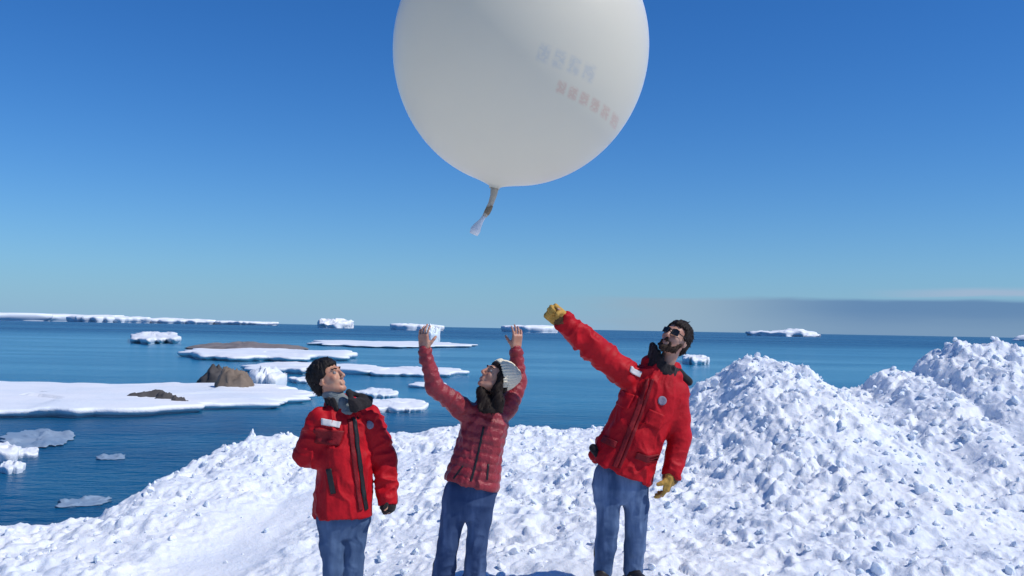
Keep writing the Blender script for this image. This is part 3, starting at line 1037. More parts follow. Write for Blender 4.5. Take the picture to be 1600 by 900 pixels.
def leg_segs(hips, knees, ankles):
    out = []
    for h, k_, a in zip(hips, knees, ankles):
        out += [(h, k_, 0.07, 9.0, 1.3, 0.9), (k_, a, 0.06, 16.0, 1.0, 1.15)]
    return out


def tufts(V, Q, flow, n, ln, seed):
    """loose locks standing off the hair"""
    rg = np.random.default_rng(seed)
    N = vnormals(V, Q)
    pick = rg.integers(0, len(V), n)
    VV_, FF_ = [V], [Q]
    tri = []
    k = len(V)
    for i in pick:
        d = N[i] * rg.uniform(0.15, 0.55) + np.array(flow) * rg.uniform(0.5, 1.0) + rg.normal(size=3) * 0.30
        d /= np.linalg.norm(d)
        s1 = np.cross(d, N[i])
        s1 /= np.linalg.norm(s1) + 1e-9
        r = rg.uniform(0.003, 0.006)
        p = V[i] - N[i] * 0.003
        l = ln * rg.uniform(0.5, 1.2)
        mid = p + d * l * 0.5
        tip = p + d * l - N[i] * l * 0.15
        VV_.append(np.array([p + s1 * r, p - s1 * r, p + N[i] * r, mid + s1 * r * 0.7, mid - s1 * r * 0.7, mid + N[i] * r * 0.7, tip]))
        tri += [(k, k + 3, k + 4), (k, k + 4, k + 1), (k + 1, k + 4, k + 5), (k + 1, k + 5, k + 2), (k + 2, k + 5, k + 3), (k + 2, k + 3, k),
                (k + 3, k + 6, k + 4), (k + 4, k + 6, k + 5), (k + 5, k + 6, k + 3)]
        k += 7
    return np.concatenate(VV_), [Q, np.array(tri)]


def frame(fwd, up):
    fwd = Vector(fwd).normalized()
    up = Vector(up)
    up = (up - fwd * up.dot(fwd)).normalized()
    left = up.cross(fwd).normalized()
    return left, fwd, up


def facing(yaw, pitch=0.0):
    y, p = R(yaw), R(pitch)
    return Vector((math.sin(y) * math.cos(p), -math.cos(y) * math.cos(p), math.sin(p)))


def lerp(a, b, t):
    return Vector(a) * (1 - t) + Vector(b) * t


def finger_chain(fd, root, d0, nrm, length, r, bends, k=0.006):
    """three phalanges bending towards nrm (the palm side)"""
    p = Vector(root)
    d = Vector(d0).normalized()
    axr = d.cross(Vector(nrm)).normalized()
    for i, (fr, bd) in enumerate(zip((0.45, 0.30, 0.25), bends)):
        d = (Matrix.Rotation(R(bd), 3, axr) @ d).normalized()
        q = p + d * (length * fr)
        fd.cone(p, q, r * (1 - 0.09 * i), r * (1 - 0.09 * (i + 1)), k)
        p = q


def hand(fd, wrist, dirn, palm, thumb_side, size=1.0, fat=1.0, bends=(12, 16, 12), spread=7.0, thumb_bend=(8, 15, 15), wr=0.026):
    """dirn: along the hand; palm: palm normal; thumb_side: sideways towards the thumb"""
    dirn = Vector(dirn).normalized()
    palm = Vector(palm)
    palm = (palm - dirn * palm.dot(dirn)).normalized()
    side = Vector(thumb_side)
    side = (side - dirn * side.dot(dirn) - palm * side.dot(palm)).normalized()
    s = size
    fr = np.array([list(side), list(dirn), list(palm)]).T
    w = Vector(wrist)
    fd.cone(w - dirn * 0.05, w + dirn * 0.02 * s, wr * fat, wr * fat * 0.97, 0.012, flat=(palm, 1.25))
    fd.rbox(w + dirn * 0.055 * s, (0.041 * s * fat, 0.050 * s, 0.0145 * s * fat), fr, 0.012 * s, 0.014)
    fd.ell(w + dirn * 0.035 * s + side * 0.024 * s + palm * 0.008, (0.020 * s * fat, 0.034 * s, 0.016 * s * fat), fr, 0.012)
    for i, (off, ln, a) in enumerate(((0.030, 0.072, 1.2), (0.010, 0.081, 0.3), (-0.011, 0.075, -0.5), (-0.030, 0.059, -1.5))):
        root = w + dirn * (0.098 - 0.004 * abs(i - 1)) * s + side * off * s * (0.9 + 0.1 * fat)
        d0 = (dirn + side * math.tan(R(spread * a))).normalized()
        finger_chain(fd, root, d0, palm, ln * s, 0.0088 * s * fat, [b * (0.85 + 0.15 * i) for b in bends], 0.005)
    troot = w + dirn * 0.022 * s + side * 0.030 * s + palm * 0.006
    td = (dirn * 0.72 + side * 0.62 + palm * 0.25).normalized()
    p = troot
    axr = td.cross(palm - side * 0.6).normalized()
    for fr_, bd, r0, r1 in ((0.40, thumb_bend[0], 0.0125, 0.0108), (0.33, thumb_bend[1], 0.0108, 0.0098), (0.27, thumb_bend[2], 0.0098, 0.0085)):
        td = (Matrix.Rotation(R(bd), 3, axr) @ td).normalized()
        q = p + td * 0.085 * s * fr_
        fd.cone(p, q, r0 * s * fat, r1 * s * fat, 0.007)
        p = q


class Surf:
    """a mesh kept for placing trim on it"""
    def __init__(s, V, Q):
        s.b = BVHTree.FromPolygons([tuple(v) for v in V], [tuple(int(i) for i in q) for q in Q])

    def see(s, u, v):
        d = ray(u, v).normalized()
        r = s.b.ray_cast(CAM, d)
        return (r[0], r[1]) if r[0] is not None else (None, None)

    def snap(s, p, n, reach=0.12):
        r = s.b.ray_cast(Vector(p) + Vector(n) * reach, -Vector(n), reach * 2.2)
        if r[0] is None:
            q = s.b.find_nearest(Vector(p))
            return q[0], q[1]
        return r[0], r[1]


def slab(name, top, Q_nu, Q_nv, nrm, thick, mat, parent):
    """closed thin solid from a grid of surface points"""
    top = np.array(top)
    nrm = np.array(nrm)
    outp = top + nrm * thick
    inn = top - nrm * 0.004
    n = len(top)
    f = grid_faces(Q_nu, Q_nv)
    ring = list(range(Q_nu)) + [Q_nu * (j + 1) - 1 for j in range(1, Q_nv)] + [Q_nu * (Q_nv - 1) + i for i in range(Q_nu - 2, -1, -1)] + [Q_nu * j for j in range(Q_nv - 2, 0, -1)]
    ring = np.array(ring)
    nx = np.roll(ring, -1)
    side = np.stack([ring, nx, nx + n, ring + n], -1)
    return mesh_np(name, np.concatenate([outp, inn]), np.concatenate([f, f[:, ::-1] + n, side[:, ::-1]]), mat, parent)


def patch(name, sf, u, v, w, h, mat, parent, thick=0.004, tilt=0.0, rnd=False, up=(0, 0, 1), n=9):
    c, nm = sf.see(u, v)
    if c is None:
        print('patch missed', name, u, v)
        return None
    upv = Vector(up)
    upv = (upv - nm * upv.dot(nm)).normalized()
    sd = upv.cross(nm).normalized()
    ct, st = math.cos(R(tilt)), math.sin(R(tilt))
    sd, upv = sd * ct + upv * st, upv * ct - sd * st
    P, N = [], []
    for j in range(n):
        for i in range(n):
            a, b = 2 * i / (n - 1) - 1, 2 * j / (n - 1) - 1
            if rnd:
                m_ = max(abs(a), abs(b))
                l_ = math.hypot(a, b) or 1
                a, b = a * m_ / l_, b * m_ / l_
            p, q = sf.snap(c + sd * (a * w / 2) + upv * (b * h / 2), nm)
            P.append(list(p))
            N.append(list(q.lerp(nm, 0.5).normalized()))
    return slab(name, P, n, n, N, thick, mat, parent)


def strip(name, sf, pix, width, mat, parent, thick=0.005, seg=8, nw=4):
    """a band laid along a line of surface points"""
    cs = []
    for i in range(len(pix) - 1):
        for k in range(seg if i < len(pix) - 2 else seg + 1):
            t = k / seg
            u = pix[i][0] * (1 - t) + pix[i + 1][0] * t
            v = pix[i][1] * (1 - t) + pix[i + 1][1] * t
            c, nm = sf.see(u, v)
            if c is not None:
                cs.append((c, nm))
    if len(cs) < 3:
        print('strip missed', name)
        return None
    cen = [c for c, _ in cs]
    P, N = [], []
    for i, (c, nm) in enumerate(cs):
        a, b = max(i - 2, 0), min(i + 2, len(cs) - 1)
        nav = sum((cs[j][1] for j in range(a, b + 1)), Vector()).normalized()
        t = (cen[b] - cen[a]).normalized()
        sd = t.cross(nav).normalized()
        cc = sum((cen[j] for j in range(a, b + 1)), Vector()) / (b - a + 1)
        for k in range(nw):
            p, q = sf.snap(cc + sd * width * (k / (nw - 1) - 0.5), nav)
            P.append(list(p))
            N.append(list(q.lerp(nav, 0.6).normalized()))
    return slab(name, P, nw, len(cs), N, thick, mat, parent)


def head_shape(fd, c, L, Fw, U, s=1.0, female=False):
    def q(x, y, z):
        return c + (L * x + Fw * y + U * z) * s
    fr = np.array([list(L), list(Fw), list(U)]).T
    fd.ell(q(0, -0.014, 0.028), (0.074 * s, 0.094 * s, 0.086 * s), fr, 0.01)
    fd.ell(q(0, 0.028, -0.035), ((0.056 if female else 0.060) * s, 0.066 * s, 0.084 * s), fr, 0.03)
    jw = 0.016 if female else 0.021
    for sx in (-1, 1):
        fd.cone(q(sx * 0.052, -0.002, -0.052), q(sx * 0.016, 0.070, -0.102), 0.018 * s, jw * s * 0.8, 0.02)
        fd.ell(q(sx * 0.037, 0.066, -0.026), (0.022 * s, 0.020 * s, 0.020 * s), fr, 0.015)
    fd.ell(q(0, 0.076, -0.100), (0.020 * s, 0.016 * s, 0.016 * s), fr, 0.014)
    fd.cone(q(-0.034, 0.082, 0.026), q(0.034, 0.082, 0.026), 0.011 * s, 0.011 * s, 0.014)
    for sx in (-1, 1):
        fd.ell(q(sx * 0.032, 0.100, 0.004), (0.019 * s, 0.017 * s, 0.013 * s), fr, 0.010, sub=True)
    fd.cone(q(0, 0.092, 0.014), q(0, 0.114, -0.030), 0.0075 * s, 0.011 * s, 0.009)
    for sx in (-1, 1):
        fd.ell(q(sx * 0.011, 0.104, -0.036), (0.008 * s, 0.010 * s, 0.007 * s), fr, 0.005)
    fd.cone(q(-0.019, 0.089, -0.063), q(0.019, 0.089, -0.063), 0.0065 * s, 0.0065 * s, 0.005)
    fd.cone(q(-0.016, 0.089, -0.075), q(0.016, 0.089, -0.075), 0.0070 * s, 0.0070 * s, 0.005)
    fd.ell(q(0, 0.101, -0.0690), (0.022 * s, 0.010 * s, 0.0022 * s), fr, 0.003, sub=True)
    for sx in (-1, 1):
        fd.ell(q(sx * 0.074, -0.008, -0.010), (0.010 * s, 0.019 * s, 0.031 * s), fr, 0.006)
        fd.ell(q(sx * 0.085, -0.004, -0.008), (0.006 * s, 0.009 * s, 0.016 * s), fr, 0.005, sub=True)
    return q, fr


def eyeballs(q, L, Fw, U, s, parent):
    for sx in (-1, 1):
        V, Fq = ico(2)
        c = q(sx * 0.031, 0.080, 0.005)
        e_ = mesh_np('eye', V * (0.0115 * s) + np.array(c), Fq, MAT['eye'], parent)
        tube('eyebrow', [q(sx * 0.014, 0.096, 0.024), q(sx * 0.032, 0.094, 0.029), q(sx * 0.050, 0.080, 0.025)], [0.0035, 0.0045, 0.0025], MAT['hair_brown'], parent, 8)
        ci = q(sx * 0.031, 0.0855, 0.006)
        mesh_np('iris', V * (0.0062 * s) + np.array(ci), Fq, MAT['iris'], e_)


def bounds(pts, pad):
    a = np.array([list(p) for p in pts])
    return a.min(0) - pad, a.max(0) + pad


def boots(name_parent, ankles, fwds, mat):
    for an, fw in zip(ankles, fwds):
        fw = Vector(fw)
        z0 = an.z - 0.085
        fd = Field(*bounds([an + Vector((0, 0, 0.20)), an + fw * 0.24 - Vector((0, 0, 0.13)), an - fw * 0.12], 0.12), 0.008)
        L, F_, U = frame(fw, (0, 0, 1))
        fr = np.array([list(L), list(F_), list(U)]).T
        fd.cone(an + Vector((0, 0, 0.14)), an, 0.062, 0.055, 0.01)
        base = Vector((an.x, an.y, z0))
        fd.cone(base + fw * -0.03 + Vector((0, 0, 0.05)), base + fw * 0.15 + Vector((0, 0, 0.045)), 0.048, 0.042, 0.03)
        fd.rbox(base + fw * 0.06 + Vector((0, 0, 0.012)), (0.049, 0.150, 0.016), fr, 0.014, 0.01)
        V, Q = fd.mesh()
        mesh_np('boot', folds(V, Q, 0.003, (20, 20, 26), 3), Q, mat, name_parent)


def torso_axes(hem, neck, yaw):
    up = (neck - hem).normalized()
    f0 = facing(yaw)
    L, Fw, U = frame(f0 - up * f0.dot(up), up)
    return L, Fw, U, (neck - hem).length


def jacket(spec):
    """one garment surface: body, sleeves and stand collar"""
    hem, neck = spec['hem'], spec['neck']
    L, Fw, U, H = spec['axes']
    pts = [hem, neck] + [p for arm in spec['arms'] for p in arm]
    fd = Field(*bounds(pts, 0.33), spec.get('vox', 0.0075))
    rib = spec.get('rib')
    fd.loft(hem, U, L, Fw, [x * H for x in spec['hs']], spec['a'], spec['b'], spec.get('off'), 0.02, rib=rib)
    for arm, rad in zip(spec['arms'], spec['arm_r']):
        for i in range(len(arm) - 1):
            fd.cone(arm[i], arm[i + 1], rad[i], rad[i + 1], 0.055 if i == 0 else 0.02, rib=rib)
    for fn in spec.get('extra', []):
        fn(fd)
    # hollow under the hem, and the sleeve ends
    fd.loft(hem - U * 0.05, U, L, Fw, [0, 0.11], [spec['a'][0] - 0.022] * 2, [spec['b'][0] - 0.022] * 2, [spec.get('off', [0])[0]] * 2, 0.01, sub=True)
    for arm, rad in list(zip(spec['arms'], spec['arm_r']))[spec.get('closed', 0):]:
        d = (arm[-1] - arm[-2]).normalized()
        fd.put(lambda P, p=np.array(arm[-1], np.float32), d_=np.array(d, np.float32):
               np.maximum(-((P - p) @ d_), np.sqrt(((P - p) ** 2).sum(-1)) - rad[-1] * 1.6), np.array(arm[-1]) - 0.15, np.array(arm[-1]) + 0.15, 0.004, sub=True)
    fd.cone(hem + U * H * 0.93, hem + U * (H + 0.15), spec.get('neck_r', 0.062), spec.get('neck_r', 0.062) + 0.01, 0.012, sub=True)
    return fd.mesh()


def legs(hips, knees, ankles, r, vox=0.008, pel=None):
    fd = Field(*bounds(list(hips) + list(knees) + list(ankles), 0.28), vox)
    if pel:
        fd.loft(pel[0], pel[1], pel[2], pel[3], [-0.16, -0.06, 0.05, 0.16], [0.10, pel[4], pel[4] * 0.98, pel[4] * 0.9], [0.08, pel[5], pel[5] * 0.98, pel[5] * 0.9], None, 0.03)
    for h, k_, a in zip(hips, knees, ankles):
        fd.cone(h, lerp(h, k_, 0.5), r[0], r[0] * 0.88, 0.03)
        fd.cone(lerp(h, k_, 0.5), k_, r[0] * 0.88, r[1], 0.02)
        fd.cone(k_, lerp(k_, a, 0.45), r[1], r[1] * 1.0, 0.02)
        fd.cone(lerp(k_, a, 0.45), a, r[1], r[2], 0.02)
    return fd.mesh()


def body(spec, mat):
    """the whole body as one continuous skin: head, neck, trunk, arms, hands, legs"""
    hem, neck, head = spec['hem'], spec['neck'], spec['head']
    L, Fw, U, H = spec['axes']
    hL, hF, hU = spec['haxes']
    pts = [head, neck] + [p for arm in spec['arms'] for p in arm] + list(spec['hips']) + list(spec['ankles'])
    fd = Field(*bounds(pts, 0.22), 0.0055)
    q, fr = head_shape(fd, head, hL, hF, hU, spec['hs_'], spec.get('female', False))
    fd.cone(q(0, -0.030, -0.050), neck - U * 0.02, 0.050 * spec['hs_'], 0.056, 0.025)
    hip = (spec['hips'][0] + spec['hips'][1]) / 2
    fd.cone(neck - U * 0.02, neck - U * 0.12, 0.055, 0.09, 0.04)
    fd.loft(hip, U, L, Fw, [-0.08, 0.05, 0.2, (neck - hip).length - 0.10, (neck - hip).length - 0.02], [0.10, 0.12, 0.11, 0.13, 0.06], [0.08, 0.09, 0.085, 0.09, 0.05], None, 0.03)
    for arm, hd in zip(spec['arms'], spec['hands']):
        fd.cone(neck - U * 0.09, arm[0], 0.05, 0.042, 0.03)
        fd.cone(arm[0], arm[1], 0.042, 0.034, 0.02)
        fd.cone(arm[1], arm[2], 0.034, 0.025, 0.02)
        hand(fd, **hd)
    for h, k_, a in zip(spec['hips'], spec['knees'], spec['ankles']):
        fd.cone(hip, h, 0.08, 0.07, 0.04)
        fd.cone(h, k_, 0.066, 0.046, 0.02)
        fd.cone(k_, a, 0.046, 0.036, 0.02)
        fd.cone(a - Vector((0, 0, 0.04)), a + facing(spec['yaw']) * 0.14 - Vector((0, 0, 0.05)), 0.03, 0.026, 0.02)
    V, Q = fd.mesh()
    o = mesh_np('person', V, Q, mat, loc=Vector((hip.x, hip.y, min(a.z for a in spec['ankles']) - 0.085)))
    return o, q, fr


def strands(V, Q, up, amp, fr, seed, freq=90):
    """hair-like grooves running along `up` of the head"""
    N = vnormals(V, Q)
    a = V @ np.array(fr[0])
    b = V @ np.array(fr[1])
    c = V @ np.array(up)
    n = vn3(np.stack([a * freq, b * freq, c * freq * 0.13], -1), seed) - 0.5
    n2 = vn3(np.stack([a * freq * 0.35, b * freq * 0.35, c * freq * 0.12], -1), seed + 1) - 0.5
    return V + N * (amp * (n + 1.3 * n2))[:, None]


# ================================================================== person 1: open red parka, grey gaiter
D = 6.40
hem, neck = W(537, 806, D), W(540, 636, D)
yaw1 = 26
ax1 = torso_axes(hem, neck, yaw1)
L, Fw, U, H = ax1
r_sh, l_sh = neck - U * 0.075 - L * 0.165, neck - U * 0.070 + L * 0.160
r_el, r_wr = W(479, 710, D - 0.05), W(522, 718, D - 0.075)
l_el, l_wr = W(601, 716, D + 0.08), W(606, 789, D + 0.02)
hips = [hem + L * -0.085 - U * 0.02, hem + L * 0.085 - U * 0.02]
gz1 = -0.28
knees = [W(520, 888, D - 0.03), W(551, 888, D + 0.02)]
ankles = [W(519, 945, D), W(553, 945, D + 0.05)]
for a in ankles:
    a.z = gz1 + 0.085
hc = W(511, 590, D - 0.01)
hax = frame(facing(68, 24), (-0.28, 0.0, 1.0))
sp = dict(hem=hem, neck=neck, head=hc, axes=ax1, haxes=hax, hs_=1.07, yaw=yaw1, hips=hips, knees=knees, ankles=ankles,
          arms=[[r_sh, r_el, r_wr], [l_sh, l_el, l_wr]],
          hands=[dict(wrist=r_wr, dirn=-U * 0.8 - Fw * 0.3 + L * 0.3, palm=-Fw, thumb_side=L, bends=(40, 45, 20), size=0.9),
                 dict(wrist=l_wr - (l_wr - l_el).normalized() * 0.03, dirn=(l_wr - l_el), palm=-L, thumb_side=Fw, bends=(75, 85, 40), size=0.8)])
p1, q1, fr1 = body(sp, MAT['skin_a'])
tag(p1, 'person in an open red parka and grey gaiter with one hand in a pocket', 'person', 'people launching the balloon')
eyeballs(q1, *hax, 1.07, p1)

hl, hf, hu = hax
js = dict(hem=hem, neck=neck, axes=ax1, hs=[0, 0.12, 0.35, 0.6, 0.8, 0.92, 1.0], a=[0.184, 0.182, 0.176, 0.178, 0.176, 0.132, 0.09], b=[0.150, 0.150, 0.145, 0.140, 0.128, 0.105, 0.085],
          closed=1, arms=[[r_sh, r_el, r_wr], [l_sh, l_el, l_wr]], arm_r=[[0.082, 0.078, 0.070], [0.080, 0.074, 0.064]], neck_r=0.066)


def hood1(fd):
    # thrown back hood behind the neck
    c = neck - Fw * 0.085 + U * 0.005
    fr_ = np.array([list(L), list(Fw), list(U)]).T
    fd.ell(c, (0.125, 0.062, 0.075), fr_, 0.03)
    fd.cone(neck - L * 0.095 + Fw * 0.02 - U * 0.01, neck - Fw * 0.085 + U * 0.02, 0.035, 0.045, 0.03)
    fd.cone(neck + L * 0.095 + Fw * 0.02 - U * 0.01, neck - Fw * 0.085 + U * 0.02, 0.035, 0.045, 0.03)


js['extra'] = [hood1]
V, Q = jacket(js)
V = cloth(V, Q, limb_segs(hem, neck, js['arms']), 0.022, 11)
jk1 = mesh_np('jacket', V, Q, MAT['red'], p1)
sf = Surf(V, Q)
strip('zipper', sf, [(553, 648), (557, 680), (563, 730), (568, 770), (573, 800)], 0.030, MAT['zip'], jk1, 0.007)
strip('storm_flap', sf, [(546, 652), (549, 685), (555, 735), (560, 775), (564, 800)], 0.030, MAT['darkred'], jk1, 0.010)
patch('name_tape', sf, 516, 661, 0.105, 0.040, MAT['white_patch'], jk1, 0.009, -4, up=U)
patch('chest_pocket', sf, 516, 683, 0.125, 0.095, MAT['darkred'], jk1, 0.013, -2, up=U)
patch('emblem', sf, 577, 664, 0.055, 0.055, MAT['grey_patch'], jk1, 0.009, 0, True, up=U)
patch('hand_pocket', sf, 517, 752, 0.035, 0.165, MAT['zip'], jk1, 0.006, 12, up=U)
# raised open collar with black lining
fd = Field(*bounds([neck, neck + U * 0.15], 0.25), 0.006)
for a0 in np.linspace(-125, 125, 15):
    cdir = (Fw * math.cos(R(a0 + 180)) + L * math.sin(R(a0 + 180)))
    w = abs(a0) / 125
    b_ = neck + cdir * 0.083 - U * 0.035
    t_ = neck + cdir * (0.105 + 0.03 * w) + U * (0.030 + 0.030 * w)
    fd.cone(b_, t_, 0.022, 0.013, 0.02)
V, Q = fd.mesh()
mesh_np('collar', folds(V, Q, 0.006, (14, 14, 14), 5), Q, MAT['black'], p1)
# collar wing standing out over the far shoulder
fd = Field(*bounds([neck + L * 0.1, neck + L * 0.25 + U * 0.1], 0.2), 0.006)
fd.cone(W(552, 640, D - 0.16), W(545, 612, D - 0.09), 0.018, 0.014, 0.02)
fd.cone(W(545, 614, D - 0.09), W(580, 622, D - 0.03), 0.016, 0.012, 0.02)
fd.cone(W(552, 640, D - 0.16), W(578, 632, D - 0.07), 0.016, 0.014, 0.025)
fd.cone(W(549, 628, D - 0.13), W(579, 627, D - 0.05), 0.018, 0.014, 0.025)
fd.cone(W(552, 636, D - 0.15), W(566, 622, D - 0.06), 0.018, 0.014, 0.025)
V, Q = fd.mesh()
mesh_np('collar_wing', folds(V, Q, 0.005, (14, 14, 14), 6), Q, MAT['black'], p1)
# gaiter round the throat
fd = Field(*bounds([neck, neck + U * 0.1], 0.16), 0.006)
fd.cone(q1(0, -0.012, -0.104), neck + Fw * 0.035 - U * 0.03, 0.060, 0.068, 0.02)
V, Q = fd.mesh()
mesh_np('neck_gaiter', folds(V, Q, 0.006, (10, 10, 26), 8), Q, MAT['grey_knit'], p1)


def hair_cap(q, fr, s, hu, mat, parent, thick=0.014, front=0.062, low=-0.075, seed=1, name='hair', long=None, n_tuft=300):
    c = Vector(q(0, -0.014, 0.028))
    fd = Field(*bounds([c], 0.24), 0.005)
    fd.ell(c, ((0.074 + thick) * s, (0.094 + thick) * s, (0.086 + thick) * s), fr, 0.01)
    fd.ell(q(0, -0.065, -0.040), ((0.060 + thick * 0.6) * s, 0.042 * s, 0.055 * s), fr, 0.03)
    # open for the face and below the nape
    fd.rbox(q(0, 0.125, -0.085 + front), (0.066 * s, 0.115 * s, 0.085 * s), fr, 0.03, 0.02, sub=True)
    for sx in (-1, 1):
        fd.rbox(q(sx * 0.09, 0.055, -0.075), (0.035 * s, 0.058 * s, 0.075 * s), fr, 0.02, 0.015, sub=True)
    fd.rbox(q(0, 0.0, low - 0.15), (0.2, 0.3, 0.15 * s), fr, 0.01, 0.01, sub=True)
    if long:
        long(fd)
    V, Q = fd.mesh()
    V = strands(V, Q, hu, 0.008, (hl, hf), seed, 110)
    V, Q = tufts(V, Q, -hf * 0.5 - hu * 0.35 + Vector((0, 0, -0.4)), n_tuft, 0.024, seed)
    return mesh_np(name, V, Q, mat, parent)


hair_cap(q1, fr1, 1.07, hu, MAT['hair_black'], p1, 0.018, 0.056, -0.095, 3)
V, Q = legs(hips, knees, ankles, (0.086, 0.064, 0.066), pel=(hem + U * 0.02, U, L, Fw, 0.165, 0.115))
mesh_np('jeans', cloth(V, Q, leg_segs(hips, knees, ankles), 0.009, 21), Q, MAT['jeans_a'], p1)
boots(p1, ankles, [facing(10), facing(40)], MAT['boot'])
# black cuff and glove peeping from the sleeve
fd = Field(*bounds([l_wr], 0.16), 0.005)
dn = (l_wr - l_el).normalized()
hand(fd, l_wr - dn * 0.055, dn, -L, Fw, 0.95, 1.25, bends=(70, 90, 50), spread=2, wr=0.034)
V, Q = fd.mesh()
mesh_np('glove', V, Q, MAT['black'], p1)
fd = Field(*bounds([l_wr], 0.14), 0.005)
fd.cone(l_wr - dn * 0.03, l_wr + dn * 0.004, 0.058, 0.054, 0.01)
V, Q = fd.mesh()
mesh_np('cuff', folds(V, Q, 0.003, (20, 20, 40), 4), Q, MAT['black'], jk1)

# ================================================================== person 2: maroon quilted jacket, both arms up
hem, neck = W(736, 758, D), W(766, 634, D + 0.03)
yaw2 = -12
ax2 = torso_axes(hem, neck, yaw2)
L, Fw, U, H = ax2
r_sh, l_sh = W(724, 640, D), W(792, 640, D + 0.08)
r_el, r_wr = W(680, 606, D - 0.10), W(663, 546, D - 0.16)
l_el, l_wr = W(811, 596, D + 0.19), W(806, 545, D + 0.17)
hips = [W(714, 770, D), W(753, 770, D)]
knees = [W(700, 850, D - 0.02), W(745, 850, D - 0.02)]
ankles = [W(690, 920, D + 0.02), W(739, 920, D + 0.02)]
for a in ankles:
    a.z = -0.13 + 0.085
hc = W(776, 590, D - 0.02)
hax = frame(facing(-58, 36), (0.5, 0.2, 0.8))
hl, hf, hu = hax
sp = dict(hem=hem, neck=neck, head=hc, axes=ax2, haxes=hax, hs_=0.98, yaw=yaw2, hips=hips, knees=knees, ankles=ankles, female=True,
          arms=[[r_sh, r_el, r_wr], [l_sh, l_el, l_wr]],
          hands=[dict(wrist=r_wr, dirn=Vector((-0.08, -0.1, 1)), palm=(0.45, 0.75, 0.25), thumb_side=(1, -0.4, 0), bends=(14, 18, 14), spread=9, size=0.95),
                 dict(wrist=l_wr, dirn=Vector((0.10, -0.15, 1)), palm=(-0.45, 0.75, 0.25), thumb_side=(-1, -0.4, 0), bends=(14, 18, 14), spread=9, size=0.95)])
p2, q2, fr2 = body(sp, MAT['skin_b'])
tag(p2, 'person in a maroon quilted jacket and cream knit hat raising both bare hands', 'person', 'people launching the balloon')
eyeballs(q2, *hax, 0.98, p2)


def col2(fd):
    fd.cone(neck - U * 0.06, neck + U * 0.015, 0.088, 0.078, 0.03)


js = dict(hem=hem, neck=neck, axes=ax2, hs=[0, 0.15, 0.4, 0.65, 0.82, 0.94, 1.0], a=[0.180, 0.174, 0.155, 0.152, 0.150, 0.115, 0.08], b=[0.142, 0.136, 0.120, 0.122, 0.112, 0.095, 0.08],
          arms=[[r_sh, r_el, r_wr], [l_sh, l_el, l_wr]], arm_r=[[0.070, 0.056, 0.043], [0.068, 0.056, 0.043]], neck_r=0.060, rib=(0.058, 0.0065), extra=[col2], vox=0.0065)
V, Q = jacket(js)
V = cloth(V, Q, limb_segs(hem, neck, js['arms'], 0.13), 0.010, 31)
jk2 = mesh_np('jacket', V, Q, MAT['maroon'], p2)
sf = Surf(V, Q)
strip('zipper', sf, [(757, 662), (749, 700), (742, 730), (735, 755)], 0.014, MAT['zip'], jk2, 0.004)
for pu, pv, tl in ((716, 738, -24), (762, 737, 8)):
    patch('hand_pocket', sf, pu, pv, 0.012, 0.10, MAT['zip'], jk2, 0.004, tl, up=U)
# elastic hem and cuffs
for w_, e_ in ((r_wr, r_el), (l_wr, l_el)):
    dn = (w_ - e_).normalized()
    fd = Field(*bounds([w_], 0.12), 0.005)
    fd.cone(w_ - dn * 0.035, w_ - dn * 0.002, 0.042, 0.036, 0.01)
    V, Q = fd.mesh()
    mesh_np('cuff', folds(V, Q, 0.002, (20, 20, 40), 4), Q, MAT['maroon'], jk2)
# knit hat over the back of the head
fd = Field(*bounds([hc], 0.24), 0.005)
fd.ell(q2(0, -0.028, 0.040), (0.094, 0.108, 0.100), fr2, 0.01)
fd.ell(q2(0, -0.10, 0.085), (0.050, 0.045, 0.045), fr2, 0.04)
fd.plane_cut(q2(0, 0.038, 0.058), -(hu * 0.62 - hf * 0.78).normalized())
fd.cone(q2(0, 0.0, 0.0) + Vector((0, 0, 5)), q2(0, 0, 0) + Vector((0, 0, 5.1)), 0.01, 0.01)
V, Q = fd.mesh()
V = folds(V, Q, 0.006, (14, 14, 14), 5)


def knit_ribs(V, Q, amp):
    N = vnormals(V, Q)
    rel = V - np.array(q2(0, -0.028, 0.040))
    ang = np.arctan2(rel @ np.array(hl), rel @ np.array((hf * 0.62 + hu * 0.78).normalized()))
    return V + N * (amp * np.cos(ang * 30))[:, None]


hat = mesh_np('knit_hat', knit_ribs(V, Q, 0.0025), Q, MAT['cream'], p2)
fd = Field(*bounds([hc], 0.24), 0.005)
hn = (hu * 0.62 - hf * 0.78).normalized()
fd.ell(q2(0, -0.028, 0.040), (0.099, 0.113, 0.105), fr2, 0.01)
pc = Vector(q2(0, 0.038, 0.058))
fd.plane_cut(pc - hn * 0.004, -hn)
fd.plane_cut(pc + hn * 0.034, hn)
V, Q = fd.mesh()
mesh_np('hat_brim', knit_ribs(folds(V, Q, 0.004, (20, 20, 20), 6), Q, 0.003), Q, MAT['cream'], hat)


def long2(fd):
    # long dark hair falling from under the hat to both sides of the throat
    for sx, e in ((-1, W(750, 640, D - 0.16)), (1, W(782, 648, D - 0.15))):
        a = Vector(q2(sx * 0.078, 0.02, 0.01))
        b = Vector(q2(sx * 0.080, -0.01, -0.075))
        fd.cone(a, b, 0.020, 0.028, 0.02)
        fd.cone(b, lerp(b, e, 0.5), 0.030, 0.034, 0.03)
        fd.cone(lerp(b, e, 0.5), e, 0.034, 0.016, 0.03)
    fd.cone(q2(-0.05, -0.02, -0.12), W(765, 640, D - 0.14), 0.035, 0.03, 0.04)
    fd.cone(q2(0.0, 0.045, -0.135), W(768, 652, D - 0.15), 0.030, 0.022, 0.04)


